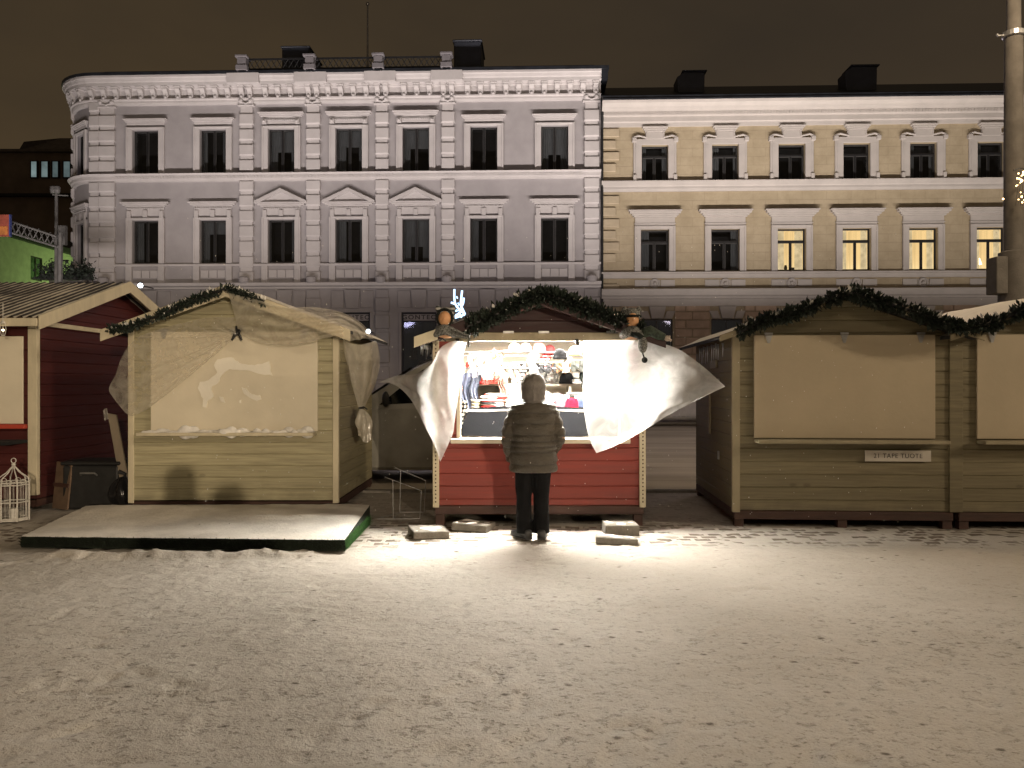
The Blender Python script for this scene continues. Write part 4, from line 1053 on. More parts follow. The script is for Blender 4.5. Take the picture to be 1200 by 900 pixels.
lf = lamp('stall_pool_fill', 'AREA', (CXo+.05, CY-.0, 2.075), 145, (1.0,.94,.84), shape='RECTANGLE', size=1.7, size_y=.04); lf.rotation_euler = (R(-43), 0, 0)  # added outward lamp for the bright pool on the snow
garland('fir_garland', 'bushy dark fir garland heaped over the gable of the lit stall', [at(548,383,8.73), at(575,372,8.73), at(610,354,8.73), at(636,346,8.73), at(665,353,8.73), at(700,367,8.73), at(735,381,8.73), at(752,386,8.73)], 5200, .11, .06, 12, bare=.05)
icicles(st, [(-CW/2-.10-.09*(i%2)*.5, -.2+.09*i, cze-.045) for i in range(12)], 3)

# ---- olive double hut on the right
OW, OD = 2.41, 2.45
ang = R(-3.3)
ozb = .17
def oloc(x, y=0):   # local along-front coordinate -> world
    return (2.515 + x*math.cos(ang) - y*math.sin(ang), 8.95 + x*math.sin(ang) + y*math.cos(ang), 0)
oh1 = thing('market_hut', 'closed olive plank hut with a blank shutter and a small name sign', 'market hut', oloc(OW/2), ang)
oh2 = thing('market_hut', 'closed olive plank hut joined to the signed hut, cut off by the picture edge', 'market hut', oloc(OW*1.5+.06), ang)
for rt, lw, rw in ((oh1, True, False), (oh2, False, True)):
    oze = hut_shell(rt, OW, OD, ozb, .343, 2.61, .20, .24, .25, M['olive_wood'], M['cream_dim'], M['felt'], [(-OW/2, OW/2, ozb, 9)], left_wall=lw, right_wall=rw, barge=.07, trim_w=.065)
    if rt is oh1: shutter(rt, -.985, 1.0, .99, 2.15, M['panel_dim'], 3, (-.975, 1.09), M['cream_dim'])
    else: shutter(rt, -1.02, .97, .99, 2.15, M['panel_dim'], 3, (-1.015, 1.06), M['cream_dim'])
k = MB(); k.box(OW/2-.045, OW/2+.10, -.022, -.001, ozb, oze+.02); k.build('joint_post', M['olive_wood'], oh1, bevel=.004)
ns_ = thing('name_sign', 'small white name board screwed below the shutter of the olive hut', 'sign', oloc(1.80, -.02), ang); ns_.location.z = .795
k = MB(); k.box(-.36,.36,-.012,.0,-.062,.062); sb_ = k.build('board', mat('white_sign_board', (.50,.46,.40), .5, .06, 3), ns_, bevel=.003)
text_part('lettering', '21 TAPE TUOTE', .072, M['letter_dark'], sb_, (0,-.0135,0), depth=.0008, spacing=1.12, sx=.95)
# the hut's side: window-like battens, small vent board, fittings
k = MB(); k.box(-OW/2-.03, -OW/2-.002, .9, 1.25, 1.80, 1.90); k.build('side_label_board', M['cream_dim'], oh1, bevel=.003)
k = MB(); k.box(-OW/2-.026, -OW/2-.002, 1.32, 1.40, .95, 1.72); k.build('side_batten', M['cream_dim'], oh1, bevel=.003)
for z in (1.62, .72):
    k = MB(); k.box(-OW/2-.02, -OW/2-.002, .78, .83, z-.05, z+.05); k.build('hinge', M['metal'], oh1)
icicles(oh1, [(-OW/2-.12-.05*(i%2), .02+.13*i, oze-.08) for i in range(11)], 5)
pth = []
for hx in (0, OW+.03):
    for f in (-1.0, -.75, -.5, -.25, 0, .25, .5, .75, .98):
        x_, y_, _ = oloc(hx + OW/2 + f*(OW/2+.02), -.30); pth.append(Vector((x_, y_, 2.595 - .343*abs(f)*(OW/2) + .02*math.sin(f*14+hx))))
garland('fir_garland', 'long dark garland of clustered sprigs draped over the olive hut gables', pth, 5600, .075, .062, 13, bare=.10)

# ---- big red hut at the left edge (ridge along the row)
rx, ry0, ry1 = -6.0, 9.95, 13.9
rh = thing('market_hut', 'dark red plank hut with snow streaked corrugated roof and cream corner post', 'market hut', (rx-2, ry0, 0))
rzb = .14; rl = 4.4; rs_, rpk, ry_r = .312, 3.13, 1.97    # local ridge y
kz = lambda y: rpk - .06 - rs_*abs(y-ry_r)
x1 = 2.0; x0 = x1 - rl
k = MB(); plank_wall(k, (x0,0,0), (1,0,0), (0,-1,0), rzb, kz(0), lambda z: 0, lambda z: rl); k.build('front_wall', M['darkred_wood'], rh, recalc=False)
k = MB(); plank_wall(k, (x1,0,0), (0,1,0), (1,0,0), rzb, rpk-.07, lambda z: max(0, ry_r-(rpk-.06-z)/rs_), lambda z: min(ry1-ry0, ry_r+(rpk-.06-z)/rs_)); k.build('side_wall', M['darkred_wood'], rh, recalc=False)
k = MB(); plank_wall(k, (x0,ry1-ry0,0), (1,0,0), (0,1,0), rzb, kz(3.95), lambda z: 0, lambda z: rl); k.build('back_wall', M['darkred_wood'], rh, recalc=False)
k = MB(); k.box(x1-.09, x1+.022, -.026, -.001, .2, kz(0)-.02); k.box(x1+.002, x1+.022, 0, .05, .2, kz(0)-.02); k.build('corner_trim', M['cream'], rh, bevel=.004)
k = MB(); k.box(x1+.003, x1+.025, .05, 2.9, 2.34, 2.40); k.build('gable_batten', M['cream'], rh, bevel=.004)
k = MB(); k.box(x0, x1, -.01, .05, .05, rzb-.003); k.box(x1-.05, x1, .051, ry1-ry0, .05, rzb-.003); k.build('base_frame', M['base'], rh)
for x in (x1-.35, x1-1.6):
    k = MB(); k.box(x-.1, x+.1, .0, .2, -.02, .047); k.build('foot_block', M['concrete'], rh)
ohx = .22
def corr(y0, y1):
    k = MB()
    nn = int((x1+ohx-x0)/.0125)
    def fn(u, v):
        x = x0 + (x1+ohx-x0)*u; y = y0 + (y1-y0)*v
        return (x, y, rpk - rs_*abs(y-ry_r) + .016*math.sin(x*2*math.pi/.115))
    k.grid(fn, 380, 12); return k
def corr_mat():
    m, nt, out = nodes('snowy_corrugated_roof'); q = NT(nt)
    o = q.n('TexCoord').outputs['Object']; sep = q.n('SeparateXYZ', {0: o})
    wv = q.math('SINE', q.math('MULTIPLY', sep.outputs[0], 2*math.pi/.115))
    nz = q.noise(q.scaled(o, (1,.6,.6)), 2.2, 5, .6)
    sn = q.ramp(q.math('ADD', q.math('MULTIPLY', wv, -.5), q.math('MULTIPLY', q.math('SUBTRACT', nz, .5), 1.4)), -.12, .16)
    c = q.mix(sn, (.030,.027,.025), (.50,.46,.38))
    q.set(out.inputs[0], q.n('BsdfPrincipled', {'Base Color': c, 'Roughness': .7})); return m
M['corr'] = corr_mat()
c1 = corr(-.30, ry_r).build('roof_sheet', M['corr'], rh, smooth=True, recalc=False); c2 = corr(ry_r, 4.1).build('roof_sheet', M['corr'], rh, smooth=True, recalc=False)
for y0, y1 in ((-.32, ry_r), (ry_r, 4.12)):
    k = MB(); za_, zb_ = rpk - rs_*abs(y0-ry_r)+.02, rpk - rs_*abs(y1-ry_r)+.02
    k.prism([(x1+ohx,y0,za_-.17),(x1+ohx,y1,zb_-.17),(x1+ohx,y1,zb_),(x1+ohx,y0,za_)], (.024,0,0)); k.build('bargeboard', M['cream'], rh, bevel=.004)
k = MB(); k.box(x0, x1+ohx-.01, -.335, -.31, kz(-.32)-.05, kz(-.32)+.05); k.build('eaves_board', M['cream'], rh, bevel=.004)
k = MB(); k.box(x0+.1, 1.85, -.03, -.004, 1.10, 2.20); p_ = k.build('shutter', M['panel'], rh, bevel=.004)
k = MB(); k.box(x0+.05, 1.9, -.08, -.003, 1.04, 1.095); k.build('shelf', mat('bright_red_trim', (.45,.06,.035), .5, .1, 4), rh, bevel=.004)
k = MB(); k.box(x0+.05, 1.9, -.45, -.003, .86, .90); k.prism([(1.2,-.003,.5),(1.2,-.42,.855),(1.2,-.003,.855)], (.03,0,0)); k.build('fold_down_table', M['dark'], rh)
hl = thing('hanging_lantern', 'small glowing lantern hanging from the eaves of the red hut', 'lantern', at(3.5, 384, 9.6))
k = MB(); k.tube([(0,0,.30),(0,0,.09)], .004, 5); k.build('hook_wire', M['wire'], hl)
k = MB(); k.lathe([(.01,.09),(.03,.06),(.032,.05)], (0,0,0), 8)
for a in range(6): k.tube([(.028*math.cos(a*1.047),.028*math.sin(a*1.047),.05),(.036*math.cos(a*1.047),.036*math.sin(a*1.047),-.02),(.02*math.cos(a*1.047),.02*math.sin(a*1.047),-.09)], .003, 4)
k.lathe([(.02,-.09),(.022,-.1)], (0,0,0), 8); k.build('cage', M['wire'], hl)
k = MB(); k.ball((0,0,-.03), .016, 8); k.build('bulb', emit('small_bulb', (1,.8,.5), 6), hl)

# ------------------------------------------------------------------ film and sheets
def catmull(pts, t):
    n = len(pts) - 1; x = min(max(t, 0), 1)*n; i = min(int(x), n-1); f = x - i
    p0, p1, p2, p3 = pts[max(i-1,0)], pts[i], pts[i+1], pts[min(i+2,n)]
    return .5*((2*p1) + (p2-p0)*f + (2*p0-5*p1+4*p2-p3)*f*f + (3*p1-p0-3*p2+p3)*f**3)
def coons(top, bot, left, right, nu, nv, disp):
    """patch through four edge curves; u along top/bottom, v from top to bottom"""
    def fn(u, v):
        T, B_, L_, R_ = catmull(top,u), catmull(bot,u), catmull(left,v), catmull(right,v)
        p = T*(1-v) + B_*v + L_*(1-u) + R_*u - (top[0]*(1-u)*(1-v) + top[-1]*u*(1-v) + bot[0]*(1-u)*v + bot[-1]*u*v)
        return p + disp(u, v, p)
    k = MB(); k.grid(fn, nu, nv); return k
M['sheet'] = plastic('milky_sheet', (.76,.76,.75), .50, .36, .02, .4, .25)
M['film'] = plastic('clear_film', (.80,.76,.66), .40, .66, .06, .28, .25)
M['film_mid'] = plastic('gathered_film', (.80,.76,.66), .45, .38, .07, .28, .3)
M['film_thick'] = plastic('layered_film', (.80,.75,.63), .40, .55, .06, .28, .35)
def A3(*q3): return [at(*p) for p in q3]
def ridged(p, s, seed):
    return 1 - abs(noise.noise(p*s + Vector((seed, seed*.7, 0))))*2
top = A3((684,400,8.93),(715,399,8.90),(752,399,8.84),(790,407,8.74),(822,428,8.66),(850,453,8.60))
left = A3((684,400,8.93),(684,430,8.88),(683,462,8.84),(686,492,8.82),(691,515,8.78),(699,531,8.74))
bot = A3((699,531,8.74),(722,522,8.68),(752,506,8.60),(784,486,8.56),(815,470,8.58),(850,453,8.60))
right = A3((850,453,8.60),(850,453,8.60))
def disp_r(u, v, p):
    e = min(1, u*6)*min(1, v*6)*min(1, (1-v)*9)*min(1,(1-u)*8)
    fold = .07*math.sin(3.1*u*math.pi + 2*v)*e + .10*math.sin(v*math.pi)*math.sin(u*math.pi)*-1
    return Vector((0, fold + e*(.075*noise.noise(p*2.0) + .010*noise.noise(p*6.5)), e*.015*noise.noise(p*4)))
shr = coons(top, bot, left, right, 70, 50, disp_r).build('plastic_sheet', M['sheet'], smooth=True, recalc=False)
tag(shr, 'big milky plastic sheet billowing out over the right side of the lit stall', 'plastic sheet')
top = A3((546,401,8.92),(530,400,8.90),(515,409,8.87),(506,426,8.92),(488,438,9.12),(466,440,9.30),(444,448,9.45))
right = A3((444,448,9.45),(444,448,9.45))
left = A3((546,401,8.92),(541,430,8.86),(537,462,8.83),(533,492,8.83),(530,510,8.80),(516,541,8.76))
bot = A3((516,541,8.82),(508,519,8.84),(499,502,8.92),(490,483,9.02),(478,464,9.16),(462,451,9.31),(444,448,9.45))
def disp_l(u, v, p):
    e = min(1, u*6)*min(1, v*6)*min(1, (1-v)*9)*min(1,(1-u)*8)
    return Vector((0, e*(.05*math.sin(u*7+v*3) + .05*noise.noise(p*2.4+Vector((5,0,2))) + .008*noise.noise(p*7)) - .06*math.sin(u*math.pi)*math.sin(v*math.pi), 0))
shl = coons(top, bot, left, right, 60, 50, disp_l).build('plastic_sheet', M['sheet'], smooth=True, recalc=False)
tag(shl, 'milky plastic sheet flaring out beside the left post of the lit stall', 'plastic sheet')
# wrapped film of the beige hut
wf = thing('wrapping_film', 'clear plastic film gathered by a black bow across the beige hut gable', 'plastic film', (-3.475, 9.8, 0))
wo = Vector((-3.475, 9.8, 0))
def W3(*q3): return [at(*p) - wo for p in q3]
bow = at(280, 391, 9.74) - wo
def fan(edge, tip, nu, nv, pleats, amp, seed):
    def fn(u, v):
        p = catmull(edge, u).lerp(tip, v); e = v*(1-v)*4*.6 + (1-v)*.35
        return p + Vector((0, -amp*(math.sin(u*pleats + 1.5*noise.noise(Vector((u*5, v*2, seed))))*e + .6*(noise.noise(Vector((u*6, v*3, seed+3))))*e) - .05*math.sin(v*math.pi), -.035*math.sin(v*math.pi)))
    k = MB(); k.grid(fn, nu, nv); return k
edge = W3((165,393,9.72),(147,410,9.72),(136,437,9.70),(128,457,9.66),(136,470,9.68),(152,487,9.72),(172,480,9.75))
fan(edge, bow, 110, 40, 30, .022, 3).build('left_drape', M['film'], wf, smooth=True, recalc=False)
edge = W3((158,396,9.74),(185,386,9.74),(215,378,9.76),(245,372,9.77),(268,372,9.78),(290,371,9.78))
fan(edge, bow, 90, 30, 28, .016, 9).build('gable_drape', M['film'], wf, smooth=True, recalc=False)
top = W3((268,343,9.47),(300,351,9.46),(335,360,9.45),(368,360,9.44),(400,366,9.46),(424,379,9.85),(438,397,10.4))
bot = W3((280,391,9.74),(302,401,9.70),(330,405,9.62),(358,402,9.54),(382,396,9.48),(398,394,9.50),(408,402,9.72))
lf_ = W3((268,343,9.47),(275,370,9.58),(280,391,9.74)); rt_ = W3((438,397,10.4),(424,396,10.1),(408,402,9.72))
coons(top, bot, lf_, rt_, 90, 34, lambda u, v, p: Vector((0, -.03*math.sin(v*26+3*u+2*noise.noise(p*3))*min(1,u*5)*min(1,v*8)*min(1,(1-v)*8), .03*noise.noise(p*4)*math.sin(v*math.pi)))).build('gable_drape', M['film_thick'], wf, smooth=True, recalc=False)
knot = at(423.5, 478, 10.25) - wo
edge = W3((402,397,9.86),(410,402,9.80),(420,404,9.9),(432,402,10.1),(441,400,10.5),(443,412,10.8))
def hang(u, v):
    p = catmull(edge, u).lerp(knot + Vector(((u-.5)*.06, (u-.5)*.06, 0)), v**1.3)
    return p + Vector((.10*math.sin(v*math.pi)*(u-.25), -.02*math.sin(u*24)*math.sin(v*math.pi)*.9, 0)) + Vector((.02*noise.noise(Vector((u*6,v*5,1))), .02*noise.noise(Vector((u*6,v*5,7))), 0))*math.sin(v*math.pi)
k = MB(); k.grid(hang, 60, 40); k.build('side_drape', M['film_mid'], wf, smooth=True, recalc=False)
k = MB()
def tail(u, v):
    th = u*2*math.pi; r_ = .015 + .085*math.sin(min(1, v*1.25)*math.pi*.72)*(1+.22*math.sin(th*5+v*4)); drop = v*.40
    c_ = knot + Vector((.055*v, 0, -drop))
    return c_ + Vector((r_*math.cos(th), r_*math.sin(th)*.8, .05*math.sin(th*2+1)*v + .02*noise.noise(Vector((th,v*4,2)))))
k.grid(tail, 40, 24); k.build('tail', M['film_mid'], wf, smooth=True, recalc=False)
k = MB(); k.tube([knot+Vector((.03*math.cos(a), .03*math.sin(a), 0)) for a in [i*.45 for i in range(15)]], .013, 6); k.tube([knot+Vector((-.02,-.03,0)), knot+Vector((.04,-.05,.015)), knot+Vector((.085,-.04,-.02))], .009, 5); k.build('tie', M['black'], wf)
k = MB()
for dx_, dz_ in ((-.075,-.085),(.05,-.085),(-.02,.09),(.055,.07)): k.tube([bow+Vector((0,-.03,0)), bow+Vector((dx_*.5,-.05,dz_*.4+.012)), bow+Vector((dx_,-.04,dz_))], [.02,.019,.012], 6)
k.ball(tuple(bow+Vector((0,-.035,0))), .03, 8); k.build('bow', M['black'], wf)
# ------------------------------------------------------------------ goods in the stall
KN = {}
def knit(col, key=None):
    key = key or col
    if key not in KN:
        m, nt, out = nodes('knit_wool'); q = NT(nt); o = q.n('TexCoord').outputs['Object']
        wv = q.n('TexWave', {'Vector': o, 'Scale': 22.0, 'Distortion': 2.0, 'Detail': 2.0}).outputs['Fac']; f = q.noise(o, 14, 4, .6)
        c = q.mix(q.ramp(f, .3, .7), tuple(x*.72 for x in col), tuple(min(1, x*1.15) for x in col))
        b = q.n('BsdfPrincipled', {'Base Color': c, 'Roughness': .95, 'Specular IOR Level': .06}); q.set(b.inputs['Normal'], q.n('Bump', {'Strength': .7, 'Distance': .01, 'Height': wv})); q.set(out.inputs[0], b); KN[key] = m
    return KN[key]
def striped(a, b_, sc=18):
    m, nt, out = nodes('striped_knit'); q = NT(nt); o = q.n('TexCoord').outputs['Object']; z = q.n('SeparateXYZ', {0: o}).outputs[2]
    s = q.ramp(q.math('SINE', q.math('MULTIPLY', z, sc*6.28)), -.15, .15)
    bb = q.n('BsdfPrincipled', {'Base Color': q.mix(s, a, b_), 'Roughness': .95}); q.set(bb.inputs['Normal'], q.n('Bump', {'Strength': .6, 'Distance': .01, 'Height': q.noise(o, 60, 3)})); q.set(out.inputs[0], bb); return m
WHITE, CREAMK, RED, NAVY, GREY, DARK, BROWN, TAN, MAUVE, DENIM, PINK = (.75,.73,.70), (.62,.54,.42), (.55,.035,.03), (.035,.045,.075), (.2,.2,.2), (.011,.011,.012), (.14,.085,.05), (.32,.22,.12), (.27,.14,.16), (.10,.115,.165), (.6,.18,.16)
def ruff(f, p, a, s):
    return a*noise.noise(Vector(p)*s + Vector((f,0,0)))
def g_hat(t, s, col, pom=None, tilt=0):
    k = MB(); k.lathe([(s*.96,0),(s*1.06,.02*s),(s*1.08,.35*s),(s*.98,.42*s),(s*1.0,.5*s),(s*.95,.95*s),(s*.72,1.35*s),(s*.38,1.56*s),(s*.05,1.62*s)], (0,0,0), 20)
    b = k.build('crown', knit(col) if isinstance(col, tuple) else col, t, smooth=True)
    if pom:
        k = MB(); rr = random.Random(3)
        k.ball((0,0,1.8*s), .34*s, 12)
        for i in range(160):
            d = Vector((rr.gauss(0,1),rr.gauss(0,1),rr.gauss(0,1))).normalized(); c = Vector((0,0,1.8*s))+d*.3*s; sd = d.cross(Vector((rr.random(),rr.random(),1))).normalized()*.06*s
            k.add([c-sd, c+d*.22*s, c+sd], [(0,1,2)])
        k.build('pompom', knit(pom), t, recalc=False)
def g_mitten(t, s, col):
    k = MB()
    for dx_ in (-.55*s, .55*s):
        k.ball((dx_,0,-1.05*s), .45*s, 12, 1, .45, 1.35); k.tube([(dx_,0,.0),(dx_,0,-.75*s)], [.33*s,.36*s], 10); k.tube([(dx_+.3*s,-.02,-.75*s),(dx_+.58*s,-.03,-1.1*s)], [.17*s,.15*s], 8); k.ball((dx_+.58*s,-.03,-1.1*s), .15*s, 8)
    o = remeshed(k, 'pair', s*.09, knit(col) if isinstance(col, tuple) else col, t, 1)
    k = MB(); k.box(-.9*s,.9*s,-.03,.03,-.03*s,.03*s); k.build('peg', M['cream'], t)
def g_scarf(t, s, col, w=.14):
    k = MB(); ph = random.random()*6
    def fn(u, v): return (w*(u-.5)*(1+.15*math.sin(v*5+ph)) + .02*math.sin(v*7+ph), .022*math.sin(u*15+ph) + .02*math.sin(v*4) - .012*v, -s*v)
    k.grid(fn, 16, 24); k.grid(lambda u, v: Vector(fn(u, v*.75)) + Vector((.01,.05,0)), 14, 18)
    k.build('cloth', knit(col) if isinstance(col, tuple) else col, t, smooth=True, recalc=False)
    k = MB()
    for i in range(14):
        p = Vector(fn((i+.5)/14, 1)); k.tube([p, p+Vector((.004*math.sin(i*3),-.004,-.03)), p+Vector((.008*math.sin(i*5),.0,-.065))], .0035, 4)
    k.build('fringe', knit(col) if isinstance(col, tuple) else col, t)
def g_stack(t, s, cols):
    z = 0; rr = random.Random(int(s*1000)+len(cols))
    for c in cols:
        h_ = rr.uniform(.028,.045); w_ = s*rr.uniform(.85,1.05); k = MB(); n_ = 22
        prof = []
        k.grid(lambda u, v: (w_*(u-.5), 0, 0), 1, 1) if False else None
        rings = []
        for i in range(7):
            yy = -.13 + .26*i/6; ring = []
            for j in range(n_):
                a = 2*math.pi*j/n_; ex = math.copysign(abs(math.cos(a))**.35, math.cos(a)); ez = math.copysign(abs(math.sin(a))**.7, math.sin(a))
                sc_ = .93 if i in (0,6) else 1
                ring.append((w_*.5*ex*sc_ + .004*math.sin(yy*40), yy, z + h_*.5 + h_*.52*ez*sc_ + .004*math.sin(ex*5+i)))
            rings.append(ring)
        k.loft(rings); k.build('folded_knit', knit(c) if isinstance(c, tuple) else c, t, smooth=True); z += h_
def g_pillow(t, s, col):
    k = MB()
    def side(sg):
        def fn(u, v):
            x, z = (u-.5)*2, (v-.5)*2; e = (1-abs(x)**3)*(1-abs(z)**3); pin = 1-.10*(abs(x)*abs(z))**2 
            return (x*s*(.95+.05*abs(z))*pin, sg*.33*s*max(0,e)**.55, z*s*.8*pin + s*.8)
        return fn
    k.grid(side(-1), 18, 18); k.grid(side(1), 18, 18); k.build('cushion_body', knit(col) if isinstance(col, tuple) else col, t, smooth=True)
def g_fluffy(t, s, col):
    k = MB(); rr = random.Random(int(s*900)); k.ball((0,0,s*.8), s*.7, 14, 1, .6, 1.0)
    for i in range(420):
        d = Vector((rr.gauss(0,1),rr.gauss(0,.7),rr.gauss(0,1))).normalized(); c = Vector((0,0,s*.8)) + Vector((d.x*s*.66,d.y*s*.4,d.z*s*.66)); sd = d.cross(Vector((rr.random(),rr.random(),1))).normalized()*.10*s
        k.add([c-sd, c+d*.3*s, c+sd], [(0,1,2)])
    k.build('fleece', knit(col), t, recalc=False)
def g_headband(t, s, col):
    k = MB(); k.tube([(s*math.cos(a), .5*s*math.sin(a), s*.5) for a in [i*2*math.pi/18 for i in range(19)]], s*.3, 8); k.build('band', knit(col), t, smooth=True)
def g_star(t, s, col):
    k = MB(); pts = [(s*(1 if i % 2 == 0 else .45)*math.sin(i*math.pi/5), -.02, s*(1 if i % 2 == 0 else .45)*math.cos(i*math.pi/5)) for i in range(10)]; k.prism(pts, (0,.04,0)); k.build('star', knit(col), t, bevel=.01)
FN = dict(hat=g_hat, mitten=g_mitten, scarf=g_scarf, stack=g_stack, pillow=g_pillow, fluffy=g_fluffy, headband=g_headband, star=g_star)
NAMES = dict(hat=('knitted_hat','hat'), mitten=('mittens','mittens'), scarf=('scarf','scarf'), stack=('folded_knitwear','knitwear'), pillow=('cushion','cushion'), fluffy=('fleece_hat','hat'), headband=('headband','headband'), star=('felt_star','ornament'))
STR1, STR2, STR3 = striped(WHITE, RED, 26), striped((.6,.57,.5), DARK, 20), striped(GREY, (.55,.5,.44), 24)
TBL = 1.30     # height of the goods table behind the cloth
# furniture inside: goods table, shelf, rails
gt = thing('goods_table', 'board goods table hidden under the dark cloth in the stall', 'table', (CXo, 9.42, 0))
k = MB(); k.box(-1.1,1.1,0,.95,TBL-.035,TBL-.003); k.build('table_top', M['lining'], gt)
for x in (-1.05,1.05):
    k = MB(); k.box(x-.03,x+.03,.86,.92,cz,TBL-.036); k.build('leg', M['lining'], gt)
    k = MB(); k.box(x-.03,x+.03,.03,.09,cz,TBL-.036); k.build('leg', M['lining'], gt)
gs = thing('display_shelf', 'two tier pale board shelf on the stall back wall', 'shelf', (CXo, 10.35, 0))
for z, nm in ((1.60,'shelf_board'),(1.86,'shelf_board')):
    k = MB(); k.box(-1.12,1.12,-.02,.42,z-.02,z); k.build(nm, M['lining'], gs)
for x in (-1.1,-.32,.45,1.1):
    k = MB(); k.box(x-.015,x+.015,-.015,.41,TBL,1.579); k.build('upright', M['lining'], gs)
k = MB(); k.box(-1.1,-.33,.405,.43,TBL,1.578); k.build('back_panel', mat('grey_back_panel', (.17,.18,.15), .8, .1), gs)
for i, (y, z) in enumerate(((9.72,1.99),(10.12,1.96),(9.95,1.80))):
    t = thing('display_rail', ['front hanging rail with white goods under the stall ceiling','rear hanging rail with dark goods under the stall ceiling','lower hanging rail with mittens in the stall'][i], 'rail', (CXo, y, z))
    k = MB(); k.tube([(-1.14,0,0),(1.14,0,0)], .011, 8); k.build('bar', M['metal'], t)
M['cloth'] = mat('dark_table_cloth', (.0016,.0018,.0026), .95, .2, 6, .4, 90, spec=.08)
k = MB()
def clf(u, v):
    x = -.92 + .10*v + (1.84-.20*v)*u; y = .10 + .38*v; z = ZC + .012 + (.325)*v**.95
    return (x, y, z + .006*math.sin(u*17+v*4) + .004*noise.noise(Vector((u*9,v*6,0))))
k.grid(clf, 60, 14); k.grid(lambda u, v: Vector(clf(u,1)) + Vector((0, .12*v, .003+.006*math.sin(u*23)*(1-v))), 60, 3)
cl = k.build('dark_cloth', M['cloth'], None, smooth=True, recalc=False); cl.location = (CXo, CY, 0); tag(cl, 'charcoal cloth sloping up from the counter of the lit stall', 'cloth')
